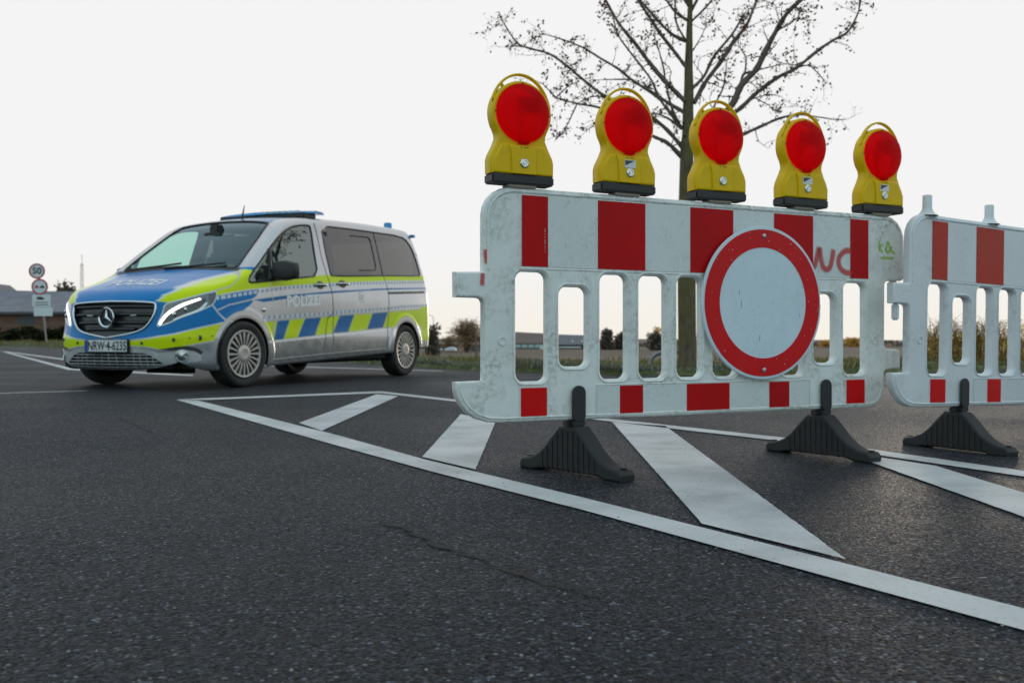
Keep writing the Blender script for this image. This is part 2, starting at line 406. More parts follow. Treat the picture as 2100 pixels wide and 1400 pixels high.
def ground_z(x, y):
    d = y - float(verge_y(x))
    if d < -.1: return -.05
    bank = .05 + .05 * min(1, max(0, (d + .1) / .5)) + .10 * max(0, min(1, (-8 - x) / 20)) * min(1, max(0, d / 1.5))
    t = min(1, max(0, (d - 1.5) / 45)); drop = -1.75 * t * t * (3 - 2 * t) * max(0.15, min(1, (x + 70) / 45))
    h = bank + drop + .025 * math.sin(x * 2.1 + d) * math.sin(d * 1.7 + x) * (1 if d > 0 else 0)
    return h
ground = sheet('field', xs, lambda x: [float(verge_y(x)) + d for d in D], lambda x, y, j: ground_z(x, y), mat_terrain(), 'off')

paint = mat_marking()
def marking(name, polys, z=.004):
    mb = MB(); rj = random.Random(len(polys) + int(abs(polys[0][0][0]) * 1000))
    for p in polys:
        if len(p) == 4 and math.dist(p[0], p[1]) < math.dist(p[1], p[2]): p = p[1:] + p[:1]
        near = min(q[1] for q in p) < 9
        if len(p) != 4 or not near:
            mb.add([(x, y, z) for x, y in p], [tuple(range(len(p)))]); continue
        (ax, ay), (bx, by), (cx, cy), (dx, dy) = p; L = math.dist(p[0], p[1]); n = int(min(420, max(2, L / .012))); vs = []
        wx, wy = (dx + cx - ax - bx) / 2, (dy + cy - ay - by) / 2; W = math.hypot(wx, wy); wx /= W; wy /= W
        for k in range(n + 1):
            t = k / n; e = 1 if 0 < k < n else 0
            j0, j1 = (e * (rj.gauss(0, .0013) + .0008 * math.sin(t * L * 37 + s_)) for s_ in (0, 2))
            vs += [(ax + (bx - ax) * t + wx * j0, ay + (by - ay) * t + wy * j0, z), (dx + (cx - dx) * t + wx * j1, dy + (cy - dy) * t + wy * j1, z)]
        mb.add(vs, [(2 * k, 2 * k + 1, 2 * k + 3, 2 * k + 2) for k in range(n)])
    o = mb.build(name, paint); o['kind'] = 'structure'
    for f in o.data.polygons:
        if f.normal.z < 0: f.flip()
    return o
def line_strip(P, Q): return [[P[i], P[i + 1], Q[i + 1], Q[i]] for i in range(len(P) - 1)]
# hatched island: its border and the slanted bars inside
fo = [(-2.64, 7.69), (-.760, 4.355), (-.285, 3.534), (.196, 2.755), (1.06, 1.24), (2.1, -.6)]
fi = [(-2.44, 7.60), (-.865, 4.866), (-.350, 3.901), (-.030, 3.368), (.2205, 2.955), (1.17, 1.30), (2.22, -.55)]
marking('island_border_line', line_strip(fo, fi))
bo = [(-2.64, 7.71), (-1.19, 8.90), (-.44, 7.69), (.596, 5.84), (1.378, 4.665), (1.861, 3.56), (3.6, -.4)]
bi = [(-2.38, 7.66), (-1.16, 8.60), (-.427, 7.44), (.560, 5.68), (1.295, 4.545), (1.765, 3.46), (3.48, -.45)]
marking('island_border_line', line_strip(bo, bi))
marking('island_bar', [[(-1.213, 5.577), (-.992, 5.109), (-.948, 8.15), (-1.163, 8.44)]])
marking('island_bar', [[(-.365, 3.981), (-.134, 3.599), (-.094, 5.7), (-.325, 6.217)]])
marking('island_bar', [[(.576, 5.641), (.842, 5.38), (.729, 2.138), (.494, 2.546)]])
marking('island_bar', [[(1.40, 4.18), (1.60, 3.70), (1.585, .55), (1.36, .95)]])
marking('lane_line', [[(-30, 55.6), (-30.2, 56.2), (-7.2, 15.95), (-6.75, 14.9)], [(-6.75, 14.9), (-7.2, 15.95), (-4.2, 12.9), (-4.05, 12.45)]])
marking('lane_line', [[(-19.9, 38.1), (-19.3, 36.8), (-10.0, 21.8), (-10.4, 22.8)], [(-10.4, 22.8), (-10.0, 21.8), (-5.1, 17.5), (-5.3, 18.0)], [(-5.3, 18.0), (-5.1, 17.5), (-1.0, 14.3), (-1.05, 14.55)]])
marking('worn_line', [[(-6.0, 7.42), (-6.0, 7.58), (-3.9, 9.02), (-3.9, 8.93)]])
# cracks in the asphalt, a few millimetres wide with crumbled edges
crack_m = M('crack_fill', (.004, .004, .005), .9, var=.3, vs=40)
def crack(pts, w):
    rnd = random.Random(len(pts)); P = []
    for a, b in zip(pts[:-1], pts[1:]):
        for k in range(7):
            t = k / 7; P.append((a[0] + (b[0] - a[0]) * t + rnd.gauss(0, .008), a[1] + (b[1] - a[1]) * t + rnd.gauss(0, .008)))
    mb = MB(); L = []; Q = []
    for i, (x, y) in enumerate(P):
        ww = w * rnd.uniform(.25, 1.3) * min(1, i / 4, (len(P) - 1 - i) / 4 + .05); L.append((x - ww * .4, y - ww, .004)); Q.append((x + ww * .4, y + ww, .004))
    for i in range(len(P) - 1): mb.quad(L[i], L[i + 1], Q[i + 1], Q[i])
    o = mb.build('road_crack', crack_m); o['kind'] = 'structure'
crack([(-.40, 2.66), (-.27, 2.468), (-.183, 2.294), (-.098, 2.181), (-.01, 2.035), (.049, 1.954), (.122, 1.878), (.21, 1.76)], .0085)
crack([(-2.5, 6.1), (-2.165, 5.577), (-1.95, 5.2), (-1.773, 4.879)], .009)

# ---------------------------------------------------------------- barriers
white_plastic = M('white_plastic', (.70, .73, .715), .42, var=.07, vs=3, dirt=.95, dirtc=(.15, .145, .115), dirts=5.5, bump=.12, bs=35)
white_plastic_clean = M('clean_white_plastic', (.64, .675, .70), .40, var=.05, vs=3, dirt=.5, dirtc=(.24, .24, .21), dirts=4.5, bump=.1, bs=35)
foil_white = M('white_foil', (.62, .67, .67), .32, var=.07, vs=4, dirt=.55, dirtc=(.20, .20, .17), dirts=8)
foil_white_clean = M('clean_white_foil', (.62, .66, .69), .32, var=.06, vs=4, dirt=.3, dirtc=(.24, .24, .22), dirts=6)
foil_red = M('red_foil', (.46, .004, .006), .45, spec=.12, var=.10, vs=5, dirt=.35, dirtc=(.12, .02, .02), dirts=7)
foil_red_faded = M('faded_red_foil', (.46, .035, .018), .42, spec=.15, var=.12, vs=5, dirt=.6, dirtc=(.30, .10, .07), dirts=6)
bright_red = M('bright_red_reflector', (.60, .003, .004), .4, spec=.15, var=.06, vs=6, dirt=.2, dirtc=(.2, .05, .04), dirts=12)
rubber = M('black_rubber', (.012, .013, .0145), .66, var=.35, vs=9, bump=.4, bs=70, dirt=.45, dirtc=(.045, .042, .036), dirts=9)
dark_plastic = M('black_plastic', (.014, .014, .015), .5, var=.2, vs=12, bump=.15, bs=90)
OUT = [(-.145, .712), (-.145, .905), (-.140, .935), (-.126, .962), (-.104, .984), (-.076, .999), (-.041, 1.006), (1.745, 1.006), (1.782, .999), (1.812, .982), (1.835, .957), (1.848, .926), (1.851, .895), (1.851, .752), (1.848, .737), (1.835, .731), (1.760, .729), (1.745, .725), (1.737, .714), (1.735, .470), (1.737, .452), (1.750, .440), (1.812, .437), (1.825, .432), (1.828, .418), (1.828, .356), (1.745, .351), (1.735, .342), (1.733, .272), (1.727, .245), (1.712, .220), (1.690, .203), (1.662, .195), (-.080, .195), (-.130, .199), (-.172, .212), (-.206, .234), (-.230, .262), (-.244, .292), (-.249, .318), (-.249, .338), (-.146, .340), (-.144, .350), (-.144, .604), (-.150, .617), (-.162, .622), (-.248, .623), (-.249, .708), (-.155, .711)]
HOLES = [(-.019, .098, .337, .713), (.152, .263, .387, .664), (.322, .431, .339, .713), (.490, .603, .339, .713), (.661, .768, .340, .713), (.830, .938, .340, .713), (.998, .1085 + 1.0 - .0, .340, .713), (1.168, 1.278, .339, .713), (1.341, 1.450, .387, .664), (1.504, 1.620, .337, .713)]
HOLES[6] = (.998, 1.105, .340, .713)
def dent(s, h):
    mb = MB()
    mb.lathe([(.017, 0), (.015, -.003), (.013, -.003), (.012, -.0005), (.0005, .0005)], 20, 'Y', (s, -.0005, h))
    return mb
def foot(parent, s, ang, first):
    """ribbed rubber foot across the barrier; the black bracket clips over the panel's bottom edge"""
    P = [(-.285, 0), (-.29, .022), (-.275, .040), (-.225, .046), (-.18, .062), (-.135, .092), (-.095, .130), (-.062, .158), (-.045, .172), (.045, .172), (.062, .158), (.095, .130), (.135, .092), (.18, .062), (.225, .046), (.275, .040), (.29, .022), (.285, 0), (.20, -.0), (.16, .010), (-.16, .010), (-.20, 0)]
    P = [(x * .915, z) for x, z in P]
    mb = MB(); mb.mesh(curve_mesh([P], .038, .009, 2))
    for k in range(-7, 8):                                          # vertical ribs on both flanks
        u = k * .027; top = .155 - max(0, abs(u) - .045) * .95
        if top < .06: continue
        for sg in (-1, 1):
            mb.box(u - .006, u + .006, min(sg * .036, sg * .0405), max(sg * .036, sg * .0405), .012, top, .0015)
    for sg in (-1, 1): mb.lathe([(.001, .0425), (.012, .043), (.013, .047), (.009, .0475), (.001, .0475)], 14, 'Z', (sg * .245, 0, 0))
    f = mb.build('foot', rubber, parent, 35); f.location = (s, .019, 0); f.rotation_euler = (0, 0, R(90) + ang)
    b = MB(); b.mesh(curve_mesh([rrect(-.027, .027, .186, .317, .026, 6)], .005, .003), Matrix.Translation((s, -.012, 0)))
    b.box(s - .027, s + .027, -.016, .044, .172, .194, .004); b.box(s - .040, s + .015, .0, .038, .170, .192, .004)
    b.build('bracket', dark_plastic, f if False else parent, 40)
    return f
def barrier(loc, rz, ry, label, clean, reds, feet_ang, studs):
    root = empty('traffic_barrier', loc, rz, label, 'road barrier', 'white plastic barriers with red stripes'); root.rotation_euler = (0, ry, rz)
    wp, fw, fr = (white_plastic_clean, foil_white_clean, foil_red_faded) if clean else (white_plastic, foil_white, foil_red)
    mb = MB()
    mb.mesh(curve_mesh([OUT] + [list(reversed(rrect(a - .003, b + .003, c - .003, d + .003, .030, 7))) for a, b, c, d in HOLES], .0185, .0085, 3), Matrix.Translation((0, .0185, 0)))
    # raised rim round the outline and round each opening, seam lines of the moulding
    rim = [(x + (.016 if x < .8 else -.016) * (1 if x < -.1 or x > 1.7 else 0), z) for x, z in OUT]
    top = [(-.128, .72), (-.128, .90), (-.122, .93), (-.108, .954), (-.088, .973), (-.064, .985), (-.036, .991), (1.742, .991), (1.775, .985), (1.802, .970), (1.822, .948), (1.833, .920), (1.836, .89), (1.836, .75)]
    mb.tube([(x, .001, z) for x, z in top], .0055, 6)
    bot = [(1.716, .30), (1.714, .265), (1.702, .235), (1.680, .217), (1.655, .210), (-.078, .210), (-.125, .214), (-.163, .226), (-.194, .247), (-.216, .273), (-.229, .300), (-.233, .325)]
    mb.tube([(x, .001, z) for x, z in bot], .005, 6)
    for a, b, c, d in HOLES:
        L = rrect(a - .013, b + .013, c - .013, d + .013, .040, 6); L.append(L[0])
        mb.tube([(x, .0005, z) for x, z in L], .0042, 6, False)
    # grooves that frame the two foils
    for L in ([(-.012, .990 - .002), (1.622, .988)], [(-.012, .727), (1.622, .727)], [(.300, .205), (.300, .317), (1.313, .317), (1.313, .205), (.300, .205)]):
        mb.tube([(x, .0, z) for x, z in L], .0030, 6)
    for s in studs:
        mb.lathe([(.046, 1.002), (.034, 1.010), (.026, 1.020), (.021, 1.030), (.0195, 1.04), (.0195, 1.086), (.0175, 1.089), (.001, 1.089)], 20, 'Z', (s, .0185, 0))
    panel = mb.build('panel', wp, root, 38)
    for q in (-.075, 1.672): dent(q, .475).build('plug', wp, root, 40)
    MB().box(0, 1.636, -.0018, .004, .734, .981).build('upper_foil', fw, root)
    for a, b in [(0, .102), (.307, .511), (.716, .920), (1.125, 1.329), (1.534, 1.636)]:
        MB().box(a, b, -.0035, .002, .7345, .9805).build('red_stripe', fr, root)
    MB().box(.304, 1.309, -.0018, .004, .209, .313).build('lower_foil', fw, root)
    for a, b in [(.401, .501), (.700, .902), (1.101, 1.203)]:
        MB().box(a, b, -.0035, .002, .2095, .3125).build('red_stripe', fr if not clean else bright_red, root)
    for a, b in [(-.004, .098), (1.513, 1.615)]:
        MB().box(a - .006, b + .006, -.0015, .004, .208, .319, .0).build('reflector_backing', fw, root)
        MB().box(a, b, -.0045, .002, .214, .3125, .0012).build('reflector', bright_red, root)
    for s, a in feet_ang: foot(root, s, a, True)
    return root, panel
TH1 = .4632
b1, panel1 = barrier((.0337, 3.3914, 0), TH1, 0, 'grubby white plastic barrier carrying five warning lamps and the round sign', False, None, [(.222, R(13)), (1.392, R(7))], [])
b2, panel2 = barrier((1.763 - .005, 4.125, 0), .555, .022, 'cleaner white barrier with faded red stripes and bare studs, cut off by the right edge', True, None, [(.222, R(-4)), (1.392, 0)], [-.012, .43, .86, 1.29, 1.72])
MB().box(-.215, -.190, .012, .040, .555, .624, .006).build('latch_tab', white_plastic_clean, b2)
MB().box(1.795, 1.822, .010, .040, .640, .735, .006).build('latch_tab', white_plastic, b1)
# spray paint and stamp on the first barrier
def ribbon(name, strokes, w, mat, y, parent):
    V = []; Fc = []; C = []
    for st in strokes:
        pts = [Vector((p[0], 0, p[1])) for p in st]; sm = []
        for i in range(len(pts) - 1):
            p0, p1, p2, p3 = pts[max(i - 1, 0)], pts[i], pts[i + 1], pts[min(i + 2, len(pts) - 1)]
            for k in range(6):
                t = k / 6; sm.append(.5 * ((2 * p1) + (p2 - p0) * t + (2 * p0 - 5 * p1 + 4 * p2 - p3) * t * t + (3 * p1 - p0 - 3 * p2 + p3) * t ** 3))
        sm.append(pts[-1]); o = len(V)
        for i, q in enumerate(sm):
            t = (sm[min(i + 1, len(sm) - 1)] - sm[max(i - 1, 0)]).normalized(); nn = Vector((-t.z, 0, t.x))
            e = min(1, i / 2, (len(sm) - 1 - i) / 2)
            for k, cv in ((-1.25, 0), (-.6, .62), (.6, .62), (1.25, 0)):
                V.append((q.x + nn.x * w * k, y, q.z + nn.z * w * k)); C.append(cv * e)
        for i in range(len(sm) - 1):
            for k in range(3): Fc.append((o + i * 4 + k, o + i * 4 + k + 1, o + i * 4 + 4 + k + 1, o + i * 4 + 4 + k))
    me = bpy.data.meshes.new(name); me.from_pydata(V, [], Fc); me.update()
    a = me.attributes.new('cover', 'FLOAT', 'POINT'); a.data.foreach_set('value', C)
    return link(name, me, mat, parent)
spray = mat_fade('red_spray_paint', (.60, .04, .04))
ribbon('graffiti', [[(1.315, .775), (1.335, .775), (1.350, .815), (1.362, .862)], [(1.366, .862), (1.370, .815), (1.382, .778), (1.400, .767), (1.420, .776), (1.433, .815), (1.440, .855)], [(1.540, .848), (1.505, .846), (1.474, .822), (1.468, .795), (1.482, .770), (1.510, .757), (1.545, .756)]], .013, spray, -.0042, b1)
ribbon('paint_smear', [[(-.140, .79), (-.139, .765), (-.133, .735)], [(-.149, .708), (-.150, .69), (-.152, .66)]], .009, spray, -.0015, b1)
stamp = mat_fade('green_stamp_ink', (.36, .62, .10))
ribbon('stamp', [[(1.700, .905), (1.702, .845)], [(1.724, .885), (1.704, .868), (1.724, .846)], [(1.738, .845), (1.752, .895), (1.768, .860), (1.798, .846)], [(1.735, .868), (1.752, .850), (1.780, .880)], [(1.698, .826), (1.797, .826)]], .0060, stamp, -.0012, b1)
# tiny mounting text on the first stripe, drawn as a column of marks
mt = MB(); rt = random.Random(3)
zz = .785
while zz < .865:
    hgt = rt.uniform(.002, .006); mt.box(.0885, .0905, -.0042, -.0030, zz, zz + hgt); zz += hgt + rt.choice([.0015, .0015, .006])
mt.build('foil_print', M('white_print', (.6, .5, .5), .5, var=0), b1)

# scratches on the grubby barrier
scr = MB(); rs = random.Random(21)
for _ in range(46):
    s0, h0 = rs.uniform(.11, 1.6), rs.uniform(.74, .975)
    if any(a <= s0 <= b for a, b in ((.307, .511), (.716, .92), (1.125, 1.329), (1.534, 1.636))): continue
    a = rs.choice([rs.uniform(1.2, 1.9), rs.uniform(-.3, .3), rs.uniform(.7, 1.2)]); Ln = rs.uniform(.008, .05)
    dx, dz = math.cos(a) * Ln, math.sin(a) * Ln
    if h0 + dz > .978: continue
    w = rs.uniform(.0004, .0011)
    scr.quad((s0 - w, -.0021, h0), (s0 + w, -.0021, h0), (s0 + dx + w * .3, -.0021, h0 + dz), (s0 + dx - w * .3, -.0021, h0 + dz))
scr.build('scuff_mark', M('scuff', (.20, .21, .21), .6, var=.2), b1)['kind'] = 'stuff'

# ---------------------------------------------------------------- round sign on the barrier
sg_white = M('sign_white', (.56, .68, .75), .25, var=.04, vs=3, dirt=.28, dirtc=(.22, .23, .22), dirts=9, coat=.2)
sg_red = M('sign_red', (.58, .005, .008), .38, var=.06, vs=5, dirt=.2, dirtc=(.3, .08, .07), dirts=14, spec=.2)
alu = M('aluminium', (.45, .47, .49), .4, 1., var=.1)
def local_on(bar, s, y, h):
    return bar.matrix_basis @ Vector((s, y, h))
bpy.context.view_layer.update()
sc = local_on(b1, 1.052, -.022, .623)
sign = empty('round_sign', sc, TH1, 'round closed-road sign, red ring on white, fixed to the barrier front', 'road sign')
MB().lathe([(.001, .008), (.294, .008), (.300, .004), (.300, -.001), (.297, -.0035), (.288, -.0035), (.001, -.0030)], 96, 'Y').build('disc', sg_white, sign, 30)
MB().lathe([(.2875, -.0030), (.2875, -.0052), (.2165, -.0052), (.2165, -.0030)], 96, 'Y', closed=True).build('red_ring', sg_red, sign, 30)
for z in (.262, -.262): MB().lathe([(.009, -.004), (.009, -.008), (.006, -.010), (.001, -.010)], 14, 'Y', (0, 0, z)).build('bolt', alu, sign, 40)
for z in (.2, -.2): MB().box(-.1, .1, .007, .019, z - .015, z + .015).build('bracket', alu, sign)
nick = MB(); rs = random.Random(5)
for _ in range(34):
    a = rs.uniform(0, 6.28); r = rs.uniform(.225, .282); w = rs.uniform(.0008, .0022)
    nick.add([(r * math.cos(a) + w * math.cos(k * 1.05) * rs.uniform(.6, 1.3), -.0056, r * math.sin(a) + w * math.sin(k * 1.05) * rs.uniform(.6, 1.6)) for k in range(6)], [tuple(range(6))])
nick.build('chip', M('chipped_paint', (.6, .58, .56), .6, var=.1), sign)['kind'] = 'stuff'
nk2 = MB()
for x, z, L in [(-.02, -.15, .02), (-.02, -.135, .009), (.17, .125, .006), (.185, -.055, .018), (-.11, -.02, .03), (-.12, .03, .02), (.05, .0, .004), (-.05, -.03, .003), (.12, .05, .004)]:
    nk2.quad((x - .0012, -.0034, z), (x + .0012, -.0034, z), (x + .002, -.0034, z + L), (x - .0002, -.0034, z + L))
nk2.build('scuff', M('dark_scuff', (.10, .11, .12), .6, var=.1), sign)['kind'] = 'stuff'

# ---------------------------------------------------------------- warning lamps
lamp_yellow = M('lamp_yellow', (.74, .47, .0), .42, var=.09, vs=14, dirt=.5, dirtc=(.26, .18, .02), dirts=13, bump=.05, bs=60, spec=.22)
lens_m = mat_lens()
chrome = M('bright_metal', (.62, .62, .60), .22, 1., var=.06, vs=60)
stk_w = M('sticker_white', (.62, .64, .66), .3, var=.03); stk_b = M('sticker_blue_black', (.02, .025, .06), .3, var=.1)
mount_m = M('grey_brown_mount', (.28, .24, .20), .6, var=.15)
bulb_m = M('bulb', (.75, .55, .5), .2, var=.1)
def arc(cx, cy, r, a0, a1, n, ry=None): return [(cx + r * math.cos(R(a0 + (a1 - a0) * k / n)), cy + (ry or r) * math.sin(R(a0 + (a1 - a0) * k / n))) for k in range(n + 1)]
def make_lamp():
    root = empty('warning_lamp', (0, 0, 0))
    HO = [(-.123, .034), (-.124, .080)] + [(-.119, .098), (-.102, .130), (-.091, .156), (-.0925, .172)] + arc(0, .246, .115, 212, 150, 8) + arc(0, .246, .1135, 140, 40, 16) + arc(0, .246, .115, 30, -32, 8) + [(.0925, .172), (.091, .156), (.102, .130), (.119, .098), (.124, .080), (.123, .034)]
    cres = arc(0, .248, .108, 43, 118, 14, .1155) + arc(0, .248, .1055, 112, 55, 12, .1045)
    small = arc(0, .248, .108, 127, 150, 5, .1150) + arc(0, .248, .1060, 147, 130, 4, .1045)
    lensh = circ(0, .246, .0985, 48)
    mb = MB(); mb.mesh(curve_mesh([HO, list(reversed(lensh))], .027, .010, 4))
    HA = arc(0, .246, .118, 165, 10, 30, .1415) + arc(0, .246, .1095, 26, 160, 30, .133)
    mb.mesh(curve_mesh([HA], .008, .0035, 2), Matrix.Translation((0, -.010, 0)))
    for a_ in (128, 26): mb.tube([(.108 * math.cos(R(a_)), -.010, .246 + .108 * math.sin(R(a_))), (.114 * math.cos(R(a_ + 4)), -.010, .246 + .136 * math.sin(R(a_ + 4)))], .006, 6)
    # thicker battery box with a raised middle panel
    mb.mesh(curve_mesh([[(-.118, .034), (-.119, .078), (-.104, .104), (-.084, .138), (.084, .138), (.104, .104), (.119, .078), (.118, .034)]], .033, .009, 3))
    mb.mesh(curve_mesh([[(-.048, .035), (-.050, .110), (-.058, .133), (.058, .133), (.050, .110), (.048, .035)]], .039, .004, 2))
    mb.build('housing', lamp_yellow, root, 40)
    for sg in (-1, 1):
        lp = [(.101, sg * .028), (.100, sg * .036)] + [(.098 * math.cos(R(a)), sg * (.036 + .030 * math.sin(R(a)))) for a in range(8, 88, 8)] + [(.0008, sg * .066)]
        l = MB().lathe(lp, 48, 'Y', (0, 0, .246)); l.box(-.021, .021, min(sg * .028, sg * .044), max(sg * .028, sg * .044), .139, .154, .003)
        l.build('lens', lens_m, root, 60)
    rf = MB(); rf.box(-.004, .004, -.003, .003, .150, .262, .001); rf.box(-.004, .080, -.002, .002, .258, .312, .001)  # bulb stem, plus an added plate that darkens the lens's upper right
    rf.build('bulb_stem_and_shade_plate', M('lamp_inner_red', (.10, .01, .012), .6, var=.1), root)
    for x, z in ((0, .3505), (-.1045, .246), (.1045, .246)):
        MB().lathe([(.003, -.026), (.003, -.0295), (.0005, -.030)], 8, 'Y', (x, 0, z)).build('screw', dark_plastic, root)
    MB().lathe([(.001, -.01), (.014, -.006), (.017, .006), (.012, .016), (.009, .03), (.001, .032)], 16, 'Z', (0, 0, .238)).build('bulb', bulb_m, root, 60)
    MB().box(-.120, .120, -.034, .034, .001, .034, .005).build('base', dark_plastic, root, 40)
    m = MB().box(-.030, .030, -.022, .022, -.014, .004, .003); m.box(-.055, .055, -.026, .026, -.010, .001, .003); m.build('mount', mount_m, root, 40)
    k = MB().lathe([(.0165, -.036), (.0165, -.042), (.013, -.045), (.0095, -.045), (.0095, -.0425), (.006, -.0425), (.006, -.046), (.001, -.046)], 24, 'Y', (0, 0, .073)).build('lock', chrome, root, 40)
    for x in (-.012, .004, .012): MB().lathe([(.0022, -.038), (.0022, -.0405), (.0004, -.0405)], 8, 'Y', (x, 0, .127)).build('vent_hole', dark_plastic, root)
    return root
lamp0 = make_lamp()
LAMPS = [(.000, 'yellow warning lamp with red lens on the rounded left end of the barrier', 0, 0),
         (.432, 'yellow warning lamp with a small sticker, left of the bare tree trunk', 1, .6),
         (.857, 'yellow warning lamp without sticker, in front of the bare tree trunk', 0, -.8),
         (1.283, 'yellow warning lamp with a small sticker, above the round sign', 1, .3),
         (1.712, 'yellow warning lamp at the far right end of the row, beside the second barrier', 1, -.5)]
def kids(o): return [c for c in bpy.data.objects if c.parent == o]
parts0 = kids(lamp0)
for i, (s, lab, stk, tw) in enumerate(LAMPS):
    if i == 0: r = lamp0
    else:
        r = lamp0.copy(); COL.objects.link(r)
        for ch in parts0:
            c = ch.copy(); COL.objects.link(c); c.parent = r
    r.location = local_on(b1, s, .0185, 1.014); r.rotation_euler = (0, R(tw * .5), TH1 + R(tw))
    tag(r, lab, 'warning lamp', 'row of warning lamps on the barrier')
    if stk:
        st = MB().box(-.024, .024, -.0403, -.0385, .090, .118).build('sticker', stk_w, r)
        MB().add([(-.022, -.0410, .116), (-.022, -.0410, .097), (.018, -.0410, .116)], [(0, 1, 2)]).build('sticker_print', stk_b, st)

# grit and tiny stones scattered on the road
grit = MB(); rs = random.Random(77)
for _ in range(520):
    Yg = 1.2 + 7 * rs.random() ** 1.6; Xg = rs.uniform(-.62, .62) * Yg; sz_ = rs.uniform(.0015, .0045)
    vs = [(Xg + sz_ * math.cos(k * 1.257) * rs.uniform(.6, 1.2), Yg + sz_ * math.sin(k * 1.257) * rs.uniform(.6, 1.2), .0042) for k in range(5)] + [(Xg, Yg, .0042 + sz_ * rs.uniform(.5, .9))]
    grit.add(vs, [(k, (k + 1) % 5, 5) for k in range(5)])
o = grit.build('road_grit', M('pale_grit', (.22, .21, .19), .8, var=.5, vs=30)); tag(o, 'scattered pale grit on the asphalt', 'grit', kind='stuff')
